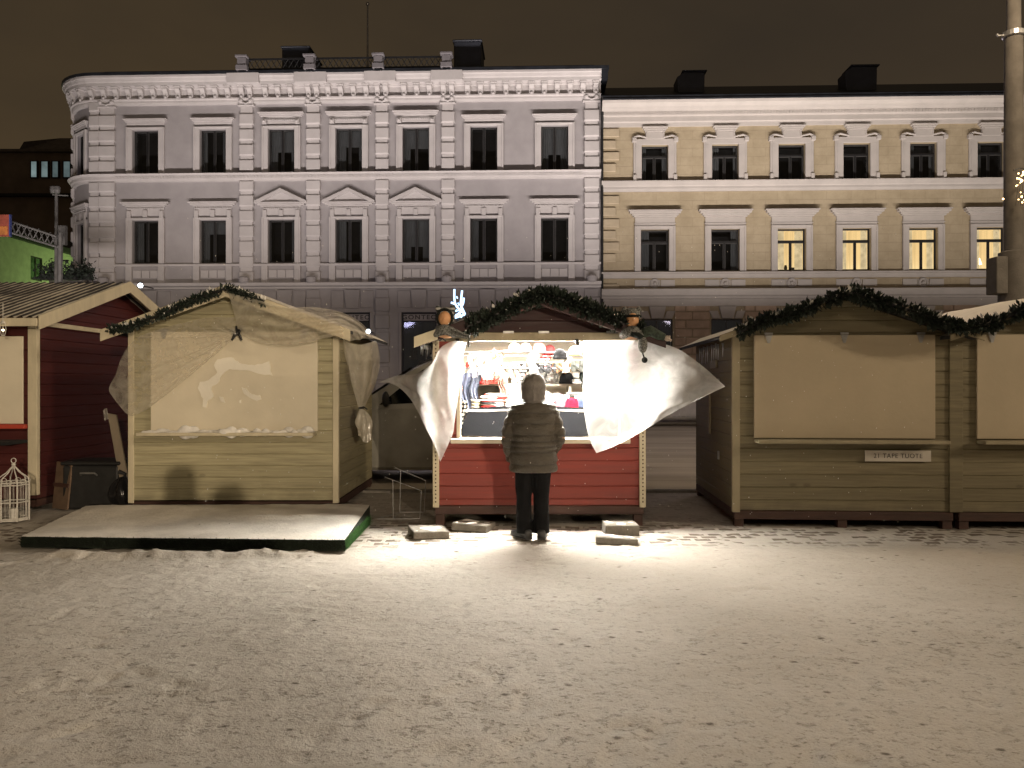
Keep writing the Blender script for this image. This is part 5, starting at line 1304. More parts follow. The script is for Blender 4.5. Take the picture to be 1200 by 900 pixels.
G = [
 ('scarf', 545, 437, 9.66, .50, DENIM, 'long denim blue scarf hanging at the left end of the stall', .13),
 ('scarf', 556, 436, 9.78, .42, (.16,.18,.24), 'paler blue grey scarf beside the denim blue one', .10),
 ('scarf', 537, 411, 9.45, .36, striped((.6,.05,.03),(.75,.6,.5),30), 'red and white patterned scarf hanging by the left frame', .09),
 ('scarf', 541, 470, 9.35, .35, STR2, 'black and white spotted scarf hanging low by the left frame', .07),
 ('scarf', 588, 444, 9.9, .24, (.28,.18,.15), 'short reddish brown scarf hanging left of the white cushion', .08),
 ('stack', 565, 447.5, 10.36, .34, [RED,(.5,.06,.04),PINK], 'pile of red knitwear on the upper shelf board'),
 ('stack', 583, 447.5, 10.36, .22, [(.42,.05,.035),RED], 'smaller pile of red knitwear at the shelf middle'),
 ('stack', 551, 477, 9.86, .12, [STR2,STR2,CREAMK], 'narrow pile of black and white patterned knitwear'),
 ('stack', 559, 477, 9.78, .12, [CREAMK,(.6,.55,.35),CREAMK], 'narrow cream knit pile under the shelf'),
 ('stack', 572, 478, 9.75, .20, [RED,STR2,STR1,WHITE], 'pile of red black and white striped knitwear on the cloth'),
 ('stack', 582, 478, 9.95, .30, [WHITE,WHITE,STR1,RED,STR1], 'tall pile of white knits topped with red striped ones'),
 ('stack', 600, 478, 9.8, .22, [WHITE,WHITE,CREAMK], 'low pile of white knits left of the customer'),
 ('pillow', 601, 465, 10.2, .17, WHITE, 'puffy white cushion left of the customer in front of the shelf'),
 ('pillow', 648, 477, 9.85, .10, (.5,.5,.48), 'pale grey cushion right of the customer'),
 ('scarf', 553, 413, 9.72, .24, WHITE, 'white scarf on the front rail, first from the left', .10),
 ('scarf', 563, 414, 9.72, .20, WHITE, 'white scarf on the front rail, second from the left', .10),
 ('scarf', 573, 414, 9.72, .26, WHITE, 'white scarf on the front rail, third from the left', .10),
 ('scarf', 583, 413, 9.72, .22, CREAMK, 'cream scarf on the front rail beside the white ones', .10),
 ('scarf', 556, 428, 9.95, .20, (.33,.38,.52), 'light blue scarf on the lower rail near the denim scarf', .10),
 ('scarf', 567, 430, 9.95, .16, PINK, 'pink scarf on the lower rail at the left', .10),
 ('scarf', 600, 424, 9.95, .22, STR3, 'grey striped scarf hanging left of the hood', .055),
 ('scarf', 606, 424, 9.95, .24, STR3, 'grey striped scarf hanging in the middle of three', .055),
 ('scarf', 612, 424, 9.95, .23, STR2, 'black striped scarf hanging nearest the hood', .055),
 ('star', 579, 413, 9.65, .07, PINK, 'pink felt star hanging above the white scarves', ),
 ('headband', 593, 415, 9.68, .06, (.35,.22,.2), 'dusty rose headband hanging above the white scarves'),
 ('hat', 632, 414, 10.1, .085, PINK, 'pink knitted hat on the rear rail above the hood'),
 ('scarf', 640, 413, 10.12, .16, STR1, 'red and white striped scarf right of the pink hat', .13),
 ('hat', 656, 421, 9.74, .082, DARK, 'big charcoal hat hanging highest on the right side'),
 ('hat', 674, 417, 9.74, .078, TAN, 'tan fur trimmed hat at the upper right of the stall'),
 ('mitten', 630, 425, 9.95, 0.074, DARK, 'dark mittens just right of the hood on the lower rail'),
 ('mitten', 638, 427, 9.95, 0.074, (.03,.03,.032), 'black mittens second right of the hood on the lower rail'),
 ('mitten', 647, 425, 9.95, 0.078, (.035,.035,.037), 'charcoal mittens left of the brown mittens'),
 ('mitten', 658, 425, 9.95, 0.084, BROWN, 'brown mittens hanging below the charcoal hat'),
 ('mitten', 667, 425, 9.95, 0.078, TAN, 'tan mittens between the brown and the grey ones'),
 ('mitten', 677, 422, 9.9, 0.095, (.07,.075,.07), 'large dark grey mittens at the right end of the lower rail'),
 ('fluffy', 634, 459, 10.36, .10, WHITE, 'white fleece hat touching the right of the hood'),
 ('fluffy', 646, 460, 10.36, .11, WHITE, 'white fleece hat second right of the hood'),
 ('fluffy', 654, 450, 10.55, .10, CREAMK, 'cream fleece hat behind the white ones'),
 ('hat', 664, 455, 10.36, .095, DARK, 'black knitted hat above the red pompom hat'),
 ('hat', 657, 480, 9.82, .105, MAUVE, 'mauve knitted hat between the grey cushion and the red hat'),
 ('hat', 670, 480, 9.72, .080, (.75,.012,.03), 'bright red hat with a grey fur pompom on the dark cloth'),
 ('hat', 682, 480, 9.78, .095, (.06,.08,.14), 'navy knitted hat at the right end of the goods table'),
 ('stack', 684, 447, 10.36, .30, [WHITE,WHITE,WHITE], 'white knit pile at the right end of the shelf'),
 ('scarf', 700, 413, 9.8, .45, (.5,.06,.05), 'red scarf hidden behind the right plastic sheet', .14),
 ('scarf', 716, 413, 9.8, .40, GREY, 'grey scarf hidden behind the right plastic sheet', .14),
 ('mitten', 622, 425, 10.02, 0.074, (.05,.045,.04), 'dark brown mittens half hidden by the top of the hood'),
 ('mitten', 634, 424, 10.12, 0.081, (.012,.012,.013), 'black mittens on the rear rail under the pink hat'),
 ('mitten', 643, 424, 10.12, 0.081, (.02,.02,.022), 'charcoal mittens on the rear rail under the striped scarf'),
 ('mitten', 653, 424, 10.12, 0.086, (.06,.035,.02), 'chocolate mittens on the rear rail under the charcoal hat'),
 ('mitten', 663, 423, 10.12, 0.089, (.09,.06,.035), 'light brown mittens on the rear rail under the tan hat'),
 ('hat', 644, 415, 10.14, .075, (.10,.02,.02), 'dark red hat right of the pink hat on the rear rail'),
 ('hat', 684, 414, 9.9, .085, (.12,.10,.08), 'mottled brown hat half hidden by the right plastic sheet'),
 ('scarf', 684, 424, 10.0, .26, (.02,.024,.02), 'dark green scarf beside the right plastic sheet', .08),
 ('hat', 676, 447.5, 10.5, .10, (.30,.27,.24), 'pale taupe hat at the right of the upper shelf board'),
 ('stack', 641, 478, 9.8, .20, [WHITE,(.4,.36,.33),WHITE,CREAMK], 'pile of pale knits just right of the customer'),
 ('scarf', 578, 428, 9.95, .17, (.45,.10,.08), 'rusty red scarf on the lower rail above the red pile', .11),
 ('scarf', 590, 425, 9.95, .20, (.50,.42,.36), 'beige scarf on the lower rail left of the striped ones', .09),
 ('hat', 611, 447.5, 10.40, .085, (.18,.10,.09), 'plum hat on the shelf board partly behind the hood'),
 ('mitten', 550, 424, 9.95, .05, (.28,.06,.05), 'red mittens on the lower rail above the denim scarf'),
 ('scarf', 535, 446, 9.35, .30, striped((.6,.5,.4),(.45,.04,.03),34), 'narrow red flecked scarf against the left frame', .06),
 ('fluffy', 640, 478, 10.15, .12, WHITE, 'white fleece hat low on the table right of the hood'),
 ('fluffy', 652, 478, 10.22, .11, (.62,.6,.56), 'greyish fleece hat low on the table behind the mauve hat'),
 ('hat', 630, 478, 10.05, .09, (.55,.5,.46), 'pale oatmeal hat on the table close to the hood'),
 ('stack', 676, 478, 10.1, .26, [GREY,WHITE,NAVY,WHITE,GREY], 'tall grey and white knit pile behind the pompom hat'),
 ('scarf', 624, 413, 9.72, .18, WHITE, 'white scarf on the front rail right above the hood', .11),
 ('scarf', 664, 414, 9.76, .17, (.7,.66,.6), 'cream scarf on the front rail between charcoal and tan hats', .08),
 ('hat', 603, 413, 9.75, .07, (.62,.58,.52), 'cream hat on the front rail above the grey striped scarves'),
 ('hat', 616, 413, 9.75, .07, (.45,.40,.36), 'beige hat on the front rail left above the hood'),
]
for it in G:
    kind, px, py, Y, s, col, lab = it[:7]
    nm, cat = NAMES[kind]; p = at(px, py, Y)
    if kind in ('stack','pillow') or (kind in ('hat','fluffy') and py > 449):
        if abs(py-447.5) < 2: p.z = 1.602
        elif py > 470: p.z = TBL + .003
        elif kind == 'pillow': p.z = TBL + .003
        elif Y > 10.25: p.z = 1.602 - (0 if Y > 10.3 else 0)
        else: p.z = TBL + .003
    t = thing(nm, lab, cat, p, random.Random(px).uniform(-.2,.2) if kind != 'scarf' else 0, 'knitwear laid out in the stall')
    if kind == 'hat' and col == (.75,.012,.03): g_hat(t, s, col, (.07,.065,.06))
    elif kind == 'scarf': g_scarf(t, s, col, it[7])
    else: FN[kind](t, s, col)
    if kind in ('hat','fluffy') and py > 449 and p.z < 1.4 and py < 470:     # stands on a display stand
        pass
bx_ = thing('glove_box', 'small white paper box leaning by the grey cushion', 'box', at(651, 468, 10.0), .5); bx_.location.z = TBL+.003
k = MB(); k.box(-.12,.12,-.08,.08,0,.14); k.build('carton', knit((.55,.56,.54)), bx_, bevel=.01); k = MB(); k.box(-.125,.125,-.085,.085,.141,.16); k.build('lid', knit((.6,.6,.58)), bx_, bevel=.006)

# ------------------------------------------------------------------ two knitted-hat dolls on the roof corners
M['doll'] = mat('tan_doll_face', (.48,.25,.12), .6, .1, 6)
DK = striped((.045,.05,.05), (.34,.33,.31), 22); DKG = mat('flecked_knit', (.13,.13,.12), .95, .9, 70, .8, 80)
def doll(px, py, Y, lab, right):
    t = thing('doll', lab, 'doll', at(px, py, Y))
    k = MB(); k.ball((0,-.026,-.014), .083, 18, .90, .95, 1.08); k.ball((0,-.107,-.018), .012, 8); k.tube([(0,0,-.06),(0,0,-.14)], .035, 10)
    k.lathe([(.05,-.225),(.10,-.20),(.105,-.17),(.075,-.13),(.03,-.11)], (0,.01,0), 16)
    remeshed(k, 'head', .010, M['doll'], t, 2)
    k = MB()
    if right: k.ball((0,.026,.030), .104, 22, .98, .95, .98)
    else: k.ball((0,.034,.004), .112, 20, .98, .92, 1.06)
    for s in (-1,1): k.ball((s*.080,.02,.105), .034, 10, 1, .7, 1.1)
    h = remeshed(k, 'hat', .008, DKG if right else DK, t, 1)
    k = MB()
    if right: k.tube([(.097*math.cos(a),-.006+.102*math.sin(a),.028) for a in [i*.3307 for i in range(20)]], .014, 6)
    else: k.tube([(.084*math.cos(a),-.052,-.002+.094*math.sin(a)) for a in [i*.3307 for i in range(20)]], .015, 6)
    k.build('hat_brim', knit((.02,.022,.02)), h, smooth=True)
    k = MB()
    for r_, z in ((.082,-.115),(.098,-.145),(.112,-.18)): k.tube([(r_*math.cos(a),r_*math.sin(a)*.9,z+.012*math.sin(3*a)) for a in [i*.3307 for i in range(20)]], .030, 8)
    sc = remeshed(k, 'scarf', .010, DKG, t, 1)
    if not right:
        k = MB(); k.grid(lambda u, v: (.06+.22*v+.02*math.sin(u*6), -.10-.02*math.sin(u*9), -.15-.075*v+ (u-.5)*.11*(1-.55*v)), 10, 14); k.grid(lambda u, v: (.255+.03*u, -.11+.01*math.sin(u*8), -.20-.13*v), 6, 8); k.build('shawl_end', DKG, t, smooth=True, recalc=False)
        k = MB(); k.tube([(-.05,-.11,-.26),(-.02,-.125,-.235),(.02,-.11,-.262)], .010, 5); k.build('hook', M['black'], t)
    else:
        k = MB(); k.tube([(.08,0,-.17),(.20,-.02,-.13),(.30,-.03,-.185),(.36,-.035,-.205)], [.06,.062,.052,.04], 10); remeshed(k, 'arm', .012, mat('dark_green_knit', (.03,.042,.03), .95, .5, 30, .6, 60), t, 1)
        k = MB(); k.ball((.385,-.035,-.215), .033, 10, 1.1, .8, 1.0); k.tube([(.385,-.04,-.21),(.41,-.06,-.19)], [.014,.010], 6)
        for j in range(4): k.tube([(.395,-.045+.014*j-.02,-.225),(.43,-.05+.016*j-.02,-.235-.004*j)], [.010,.008], 6)
        remeshed(k, 'hand', .005, mat('pale_mannequin_hand', (.55,.45,.38), .5), t, 1)
        k = MB(); k.lathe([(.03,.0),(.05,-.04),(.052,-.10),(.035,-.15),(.01,-.17)], (.10,-.12,-.21), 14); p = k.build('hanging_cap', DKG, t, smooth=True)
        k = MB(); k.tube([(.10,-.12,-.38),(.115,-.12,-.43)], .008, 5); k.ball((.12,-.12,-.455), .034, 10); k.build('pompom', knit((.02,.022,.02)), p, smooth=True)
        k = MB(); k.tube([(-.02,-.10,-.17),(.05,-.13,-.19),(.10,-.12,-.22)], [.03,.035,.03], 8); k.build('scarf_tail', knit((.02,.024,.022)), p, smooth=True)
doll(521.5, 372.5, 8.74, 'doll with striped hood hat and grey shawl on the left end of the stall lintel', False)
doll(740.5, 374, 8.72, 'doll with eared hat, outstretched arm and hanging pompom on the right end of the lintel', True)
# ------------------------------------------------------------------ the customer
ps = thing('person', 'person seen from behind in hooded olive padded coat and black trousers at the lit counter', 'person', (.222, 8.2, 0))
M['skin'] = mat('skin', (.48,.28,.20), .55, .1, 8)
def coat_mat():
    m, nt, out = nodes('olive_padded_nylon'); q = NT(nt); o = q.n('TexCoord').outputs['Object']
    f = q.noise(o, 5, 5, .6); wr = q.n('TexNoise', {'Vector': q.scaled(o, (9,9,16)), 'Scale': 2.4, 'Detail': 5, 'Roughness': .6, 'Distortion': 1.2}).outputs[0]
    c = q.mix(q.ramp(f, .3, .7), (.034,.027,.017), (.054,.043,.028))
    zz = q.math('ADD', q.n('SeparateXYZ', {0: o}).outputs[2], q.math('MULTIPLY', q.math('SUBTRACT', q.noise(o, 9, 2), .5), .03)); sm = None
    for s_ in (.775, .90, .955, 1.01, 1.075, 1.19, 1.30):      # stitched baffle seams, crease shade painted as dark lines
        l_ = q.ramp(q.math('ABSOLUTE', q.math('SUBTRACT', zz, s_)), .002, .014, 1, 0); sm = l_ if sm is None else q.math('MAXIMUM', sm, l_)
    c = q.mix(q.math('MULTIPLY', sm, .6), c, (.012,.010,.007))
    b = q.n('BsdfPrincipled', {'Base Color': c, 'Roughness': .42, 'Specular IOR Level': .55}); q.set(b.inputs['Normal'], q.n('Bump', {'Strength': .75, 'Distance': .03, 'Height': wr})); q.set(out.inputs[0], b); return m
M['coat'] = coat_mat(); M['hoodm'] = mat('taupe_fleece_hood', (.115,.102,.092), .85, .2, 12, .5, 50); M['trousers'] = mat('black_trousers', (.004,.004,.0045), .9, .3, 9, .3, 30, spec=.15); M['boots'] = mat('black_boots', (.01,.01,.011), .5, .3, 9)
def sring(z, rx, ry, cx=0, cy=0, n=40, e=.85):
    return [(cx + rx*math.copysign(abs(math.cos(a))**e, math.cos(a)), cy + ry*math.copysign(abs(math.sin(a))**e, math.sin(a)), z) for a in [2*math.pi*i/n for i in range(n)]]
def lerp_prof(tab, z):
    for (z0, *a), (z1, *b) in zip(tab, tab[1:]):
        if z0 <= z <= z1: f = (z-z0)/(z1-z0); f = f*f*(3-2*f); return [x+(y-x)*f for x, y in zip(a, b)]
    return list(tab[-1][1:])
body = MB()
body.ball((0,.055,1.575), .098, 18, .82, 1.0, 1.22); body.ball((0,.150,1.560), .016, 8, .8, 1.2, 1.4); body.ball((-.035,.138,1.585), .012, 8); body.ball((.035,.138,1.585), .012, 8); body.tube([(-.028,.138,1.515),(0,.146,1.513),(.028,.138,1.515)], .008, 6); body.ball((0,.12,1.475), .035, 10)
for s in (-1,1): body.ball((s*.082,.05,1.57), .022, 8, .5, 1, 1.3)
body.tube([(0,.02,1.35),(0,.03,1.50)], .055, 12); body.loft([sring(z, rx, ry, n=24) for z, rx, ry in ((.80,.16,.11),(.95,.15,.10),(1.1,.15,.10),(1.3,.17,.10),(1.4,.12,.07))])
for s, lx in ((-1,-.096),(1,.084)): body.tube([(lx*.9,0,.86),(lx,.01,.48),(lx,0,.08)], [.075,.055,.045], 10)
for s in (-1,1):
    w_ = Vector((-.205,.125,.80)) if s < 0 else Vector((.175,.165,.90)); e_ = Vector((s*.285,-.03,1.05))
    body.tube([(s*.17,0,1.37), e_, w_], [.05,.04,.03], 10); d = Vector((-s*.35,.35,-.85)).normalized()
    body.ball(tuple(w_+d*.05), .04, 10, 1, .6, 1.2)
    for j in range(4): b0 = w_+d*.08+Vector((-s*.006*(j-1.5)*2, .010*(j-1.5), 0)); body.tube([b0, b0+d*(.035+.006*(j in (1,2))), b0+d*.06+Vector((-s*.012,0,0))], [.010,.009,.007], 6)
    body.tube([w_+d*.03, w_+d*.05+Vector((0,.035,.01)), w_+d*.085+Vector((0,.05,0))], [.012,.011,.009], 6)
remeshed(body, 'body', .009, M['skin'], ps, 1)
tab = [(.69,.230,.168,0),(.78,.227,.170,0),(.93,.218,.162,0),(1.05,.212,.155,0),(1.20,.225,.158,.0),(1.31,.220,.145,.0),(1.375,.190,.125,.01),(1.43,.115,.105,.02),(1.455,.10,.10,.025)]
k = MB(); rings = []; z = .69; seams = [.69,.775,.90,.955,1.01,1.075,1.19,1.30,1.47]
while z < 1.455:
    rx, ry, cy = lerp_prof(tab, z)
    for a, b in zip(seams, seams[1:]):
        if a <= z <= b: puff = math.sin(math.pi*(z-a)/(b-a))**.40*.025 if 0 < z-a else 0
    r0 = sring(z, rx+puff, ry+puff, 0, cy); rings.append([(x+.004*noise.noise(Vector((x*9,y*9,z*14))), y+.005*noise.noise(Vector((x*12,4,z*16))), zz) for x, y, zz in r0]); z += .009
k.loft(rings)
for s in (-1,1):
    sh_ = Vector((s*.180,0,1.315)); el = Vector((s*.262,-.015,1.06)); wr = Vector((-.215,.10,.80)) if s < 0 else Vector((.19,.15,.89))
    pts, rad = [], []; n = 54
    for i in range(n+1):
        f = i/n; p = catmull([sh_+Vector((-s*.06,0,.015)), sh_, el, wr], f); qf = f*9; pts.append(p); rad.append((.081-.020*f)*min(1,.55+f*3) + .015*abs(math.sin(math.pi*qf))**.5 - .008 + .003*noise.noise(p*20))
    k.tube(pts, rad, 18); 
remeshed(k, 'coat', .0085, M['coat'], ps, 1)
k = MB(); rings = []
for z, rx, ry, cy in ((1.385,.120,.110,.01),(1.42,.126,.124,.01),(1.46,.124,.128,.01),(1.50,.125,.129,.012),(1.54,.128,.132,.01),(1.57,.131,.137,.005),(1.62,.128,.135,.0),(1.665,.110,.118,.0),(1.70,.075,.085,.005),(1.718,.03,.035,.01)):
    rings.append([(x*(1-.10*max(0,y-cy)/.14), min(y, cy+ry*.80), zz+.012*(y/.13)) for x, y, zz in sring(z, rx, ry, 0, cy, 36, 1.0)])
k.loft(rings); k.tube([(0,-.125,1.44),(0,-.120,1.52),(0,-.130,1.59),(0,-.112,1.67),(0,-.05,1.712)], .006, 6)
k.tube([(-.125,-.02,1.415),(-.07,-.11,1.412),(0,-.122,1.41),(.07,-.11,1.412),(.125,-.02,1.415)], .010, 6)
remeshed(k, 'hood', .0085, M['hoodm'], ps, 4)
k = MB()
for lx, kx, fx in ((-.098,-.098,-.094),(.088,.082,.086)):
    pts = [Vector((lx*.85,0,.84)), Vector((lx,.0,.66)), Vector((kx,.015,.47)), Vector((kx,.0,.28)), Vector((fx,-.01,.055))]; n = 30
    ps_, rs2 = [], []
    for i in range(n+1):
        f = i/n; p = catmull(pts, f); ps_.append(p); rs2.append(.108-.030*min(1,f*1.6)+.014*max(0,f-.6) + .006*noise.noise(Vector((p.x*5, 3, p.z*13))))
    k.tube(ps_, rs2, 16)
k.loft([sring(z, rx, .12, -.006, 0, 24) for z, rx in ((.74,.17),(.82,.185),(.9,.17))])
remeshed(k, 'trousers', .009, M['trousers'], ps, 1)
for lx, rot in ((-.104,.62),(.088,-.10)):
    k = MB(); Rm = Matrix.Rotation(rot, 3, 'Z')
    def rg(y, w_, h_, zc=0): return [Vector((lx,0,0)) + Rm @ Vector((w_*math.copysign(abs(math.cos(a))**.8, math.cos(a)), y, max(.0, zc+h_*.5+h_*.5*math.copysign(abs(math.sin(a))**.6, math.sin(a))))) for a in [2*math.pi*i/16 for i in range(16)]]
    k.loft([rg(-.105,.03,.07), rg(-.095,.043,.10), rg(-.04,.048,.125), rg(.04,.048,.10), rg(.11,.053,.075), rg(.17,.045,.06), rg(.195,.02,.04)])
    b = k.build('boot', M['boots'], ps, smooth=True)
    k = MB(); k.loft([[tuple(v) for v in rg(-.11,.04,.02)], [tuple(v) for v in rg(0,.05,.02)], [tuple(v) for v in rg(.11,.056,.02)], [tuple(v) for v in rg(.2,.025,.02)]]); k.build('sole', M['black'], b)

# two onlookers behind the viewer: only their shadows reach the picture, on the beige hut
for (x_, y_, sc_, lab) in ((.66, -1.5, 1.0, 'taller onlooker behind the viewer casting the hooded head shadow on the beige hut'), (1.676, -3.0, 1.0, 'shorter onlooker behind the viewer casting the low round shadow on the beige hut')):
    c_ = copy_tree(ps); c_.location = (x_, y_, 0); c_.scale = (sc_, sc_, sc_); c_['label'] = lab; c_['category'] = 'person'
# ------------------------------------------------------------------ things on the ground
rp = thing('ramp_platform', 'low snow covered platform edged with green artificial turf in front of the beige hut', 'platform', (-3.2, 7.6, 0))
P_ = [Vector((-4.80,7.72)), Vector((-1.60,7.55)), Vector((-1.62,9.0)), Vector((-1.75,9.72)), Vector((-5.2,9.62))]
O_ = Vector((-3.2,7.6)); loc2 = [p-O_ for p in P_]
M['turf_green'] = mat('lit_green_turf', (.06,.20,.03), .85, .4, 40)  # turf colour brightened on the end facing the lit stall
M['turf_dark'] = mat('shaded_turf', (.006,.012,.005), .95, .4, 40)  # same turf, shade of the front edge put into the colour
k = MB(); k.prism([(p.x,p.y,.0) for p in loc2], (0,0,.105)); k.build('deck', M['turf_dark'], rp)
k = MB()
def deck(u, v):
    a = loc2[0].lerp(loc2[1], u); b = Vector((loc2[4].x + (loc2[3].x-loc2[4].x)*u, loc2[4].y+(loc2[3].y-loc2[4].y)*u)); p = a.lerp(b, v)
    e = min(1, v*16, u*16+.2, (1-u)*22+.15)
    return (p.x, p.y, .108 + .016*e + .010*e*noise.noise(Vector((p.x*2,p.y*2,0))) + .005*noise.noise(Vector((p.x*9,p.y*9,3))))
k.grid(deck, 90, 60); k.build('deck_snow', mat('deck_snow', (.68,.65,.60), .8, .14, 2.2, .5, 30, dirt=.35), rp, smooth=True)
k = MB(); rr = random.Random(9)
def fringe(a, b, n, hgt):
    d = (b-a); nn = Vector((d.y, -d.x)).normalized()
    for i in range(n):
        p = a + d*rr.random(); z = rr.uniform(.0, hgt); o2 = nn*rr.uniform(.002,.02)
        w_ = d.normalized()*rr.uniform(.003,.007); t_ = Vector((rr.uniform(-.02,.02)+o2.x*1.5, rr.uniform(-.02,.02)+o2.y*1.5, rr.uniform(.02,.045)))
        k.add([(p.x-w_.x+o2.x*.2,p.y-w_.y+o2.y*.2,z),(p.x+w_.x+o2.x*.2,p.y+w_.y+o2.y*.2,z),(p.x+t_.x+o2.x,p.y+t_.y+o2.y,min(z+t_.z,.135))], [(0,1,2)])
fringe(loc2[0], loc2[1], 5200, .085); fringe(loc2[4], loc2[0], 900, .08)
tf = k.build('turf_fringe', M['turf_dark'], rp, recalc=False); tf['kind'] = 'stuff'
k = MB(); fringe(loc2[1], loc2[2], 4200, .10)
tf = k.build('turf_fringe', M['turf_green'], rp, recalc=False); tf['kind'] = 'stuff'
def slab(px, py, Y, rz, tilt, label, w_=.38, d_=.36, h_=.062):
    p = at(px, py, Y); t = thing('paving_slab', label, 'paving slab', (p.x, p.y, .0), rz, 'loose paving slabs in front of the stall')
    k = MB(); k.box(-w_/2,w_/2,-d_/2,d_/2,-.02,h_); o = k.build('slab', M['slabtop'], t, bevel=.008); o.rotation_euler = tilt
    k = MB(); k.grid(lambda u, v: (w_*(u-.5)*.97, d_*(v-.5)*.97, h_-.006+.026*max(0, noise.noise(Vector((u*3+px,v*3,1)))+.12)*min(1,u*8,(1-u)*8,v*8,(1-v)*8)), 18, 14); s_ = k.build('snow_dusting', M['snow'], o, smooth=True)
slab(502, 622, 8.42, .30, (R(1),R(2),0), 'paving slab nearest the green ramp corner, lying below the wire stand')
slab(555, 614, 8.78, -.25, (R(-3),R(2),0), 'paving slab tilted against the left foot of the lit stall', .40, .36)
slab(727, 622, 8.52, .02, (0,0,0), 'upright thick paving slab at the right foot of the lit stall', .36, .30, .10)
slab(722, 637, 8.02, -.08, (R(-4),R(3),0), 'paving slab half sunk in snow in front of the right foot', .42, .26, .05)
# wire birdcage
bc = thing('birdcage_lantern', 'ornate cream wire birdcage standing in the snow by the red hut', 'birdcage', (-5.86, 9.28, 0), .25)
k = MB(); n = 6; r0 = .165
for i in range(n):
    a = i*2*math.pi/n; c, s_ = math.cos(a), math.sin(a); k.tube([(r0*c,r0*s_,0),(r0*c,r0*s_,.44)], .008, 6)
    k.tube([(r0*c,r0*s_,.44),(r0*.92*c,r0*.92*s_,.50),(r0*.45*c,r0*.45*s_,.56),(.015*c,.015*s_,.63)], .007, 6)
for z in (.03,.22,.42,.45): k.tube([(r0*math.cos(i*math.pi/3),r0*math.sin(i*math.pi/3),z) for i in range(7)], .007, 6)
k.build('cage', M['wire'], bc)
k = MB()
for i in range(n):
    a0, a1 = i*2*math.pi/n, (i+1)*2*math.pi/n
    for j in range(1,4):
        f = j/4; x, y = r0*(math.cos(a0)*(1-f)+math.cos(a1)*f), r0*(math.sin(a0)*(1-f)+math.sin(a1)*f); k.tube([(x,y,.03),(x,y,.44)], .0025, 4)
    p = Vector(((math.cos(a0)+math.cos(a1))*.5*r0,(math.sin(a0)+math.sin(a1))*.5*r0,.455)); k.tube([p+Vector((.03*math.cos(t),0,.03*math.sin(t))) for t in [q_*.6 for q_ in range(11)]], .004, 4)
k.build('bars', M['wire'], bc)
k = MB(); k.ball((0,0,.655), .024, 10); k.tube([(.026*math.cos(t),0,.70+.028*math.sin(t)) for t in [i*.4 for i in range(17)]], .005, 5); k.build('finial', M['wire'], bc)
k = MB(); k.lathe([(.15,0),(.15,.02)], (0,0,0), 6); k.lathe([(.05,.021),(.05,.14)], (0,0,0), 12); k.build('tray', M['wire'], bc)
# folding wire frame
ws_ = thing('wire_stand', 'bare wire sign frame standing in the snow between the beige hut and the lit stall', 'wire stand', at(475, 609, 9.32) - Vector((0,0,at(475,609,9.32).z)))
o_ = ws_.location
def wp(px, py, Y): return at(px, py, Y) - o_
k = MB()
A_, B_2 = wp(451,559,9.28), wp(494,575,9.2); C_, D_ = wp(463,548,9.75), wp(499,563,9.75)
fa, fb = Vector((wp(460,609,9.2).x,-.06,.02)), Vector((wp(491,608,9.2).x,-.04,.02)); fc, fd2 = Vector((C_.x+.06,.42,.02)), Vector((D_.x-.02,.42,.02))
for a, b in ((A_,B_2),(fa,A_.lerp(B_2,.22)),(fb,B_2),(C_,D_),(fc,C_.lerp(D_,.18)),(fd2,D_),(fa,fb),(fc,fd2),(fa,fc),(fb,fd2),(fa+Vector((-.18,-.02,0)),fb+Vector((-.05,-.03,0))),(fa+Vector((-.18,-.02,0)),fc)): k.tube([a,b], .0045, 6)
k.build('frame', M['metal'], ws_)
# clutter beside the red hut
cb = thing('dark_container', 'black plastic container pushed between the red and the beige hut', 'container', (-5.38, 10.35, 0))
k = MB(); k.box(-.36,.36,-.28,.28,0,.56); k.build('bin_body', M['black'], cb, bevel=.03, seg=2)
k = MB(); k.box(-.38,.38,-.30,.30,.562,.61); k.build('lid', M['black'], cb, bevel=.015)
k = MB(); k.tube([(-.1,-.31,.44),(-.09,-.35,.47),(.09,-.35,.47),(.1,-.31,.44)], .012, 6); k.build('handle', M['metal'], cb)
bg_ = thing('rubbish_bag', 'knotted black rubbish bag squeezed against the beige hut corner', 'bag', (-4.93, 10.02, 0))
k = MB(); k.grid(lambda u, v: (.16*math.sin(v*math.pi*.92+.12)**.7*(1+.16*math.sin(u*6.283*5+v*3))*math.cos(u*6.283), .16*math.sin(v*math.pi*.92+.12)**.7*(1+.16*math.sin(u*6.283*5+v*3))*math.sin(u*6.283), .42*v), 40, 20); k.build('sack', mat('bag_film', (.012,.012,.013), .22, .2), bg_, smooth=True)
k = MB(); k.tube([(0,0,.40),(.03,-.02,.46),(-.05,-.03,.49)], [.03,.02,.03], 8); k.build('knot', M['black'], bg_)
pl = thing('leaning_board', 'dull brown board leaning on the red hut side near the black container', 'board', (-5.78, 10.1, 0), -.5)
k = MB(); k.box(-.16,.16,-.012,.012,0,.60); o = k.build('board', mat('brown_board', (.13,.085,.055), .8, .2), pl, bevel=.004); o.rotation_euler = (R(-6),0,0)
k = MB(); k.box(-.16,.16,-.03,-.013,.28,.33); k.build('batten', M['base'], o)
lb = thing('leaning_plank', 'pale plank leaning slantwise between the huts above the black container', 'plank', at(131, 488, 10.15))
k = MB(); a = Vector((0,0,0)); b = at(147, 533, 10.05) - at(131, 488, 10.15); k.prism([a+Vector((-.055,0,.04)), a+Vector((.055,0,.02)), b+Vector((.06,0,-.45)), b+Vector((-.05,0,-.45))], (0,.03,0)); o = k.build('plank', mat('grey_plank', (.22,.18,.13), .8, .2, 4, stretch=(1,1,.3)), lb)
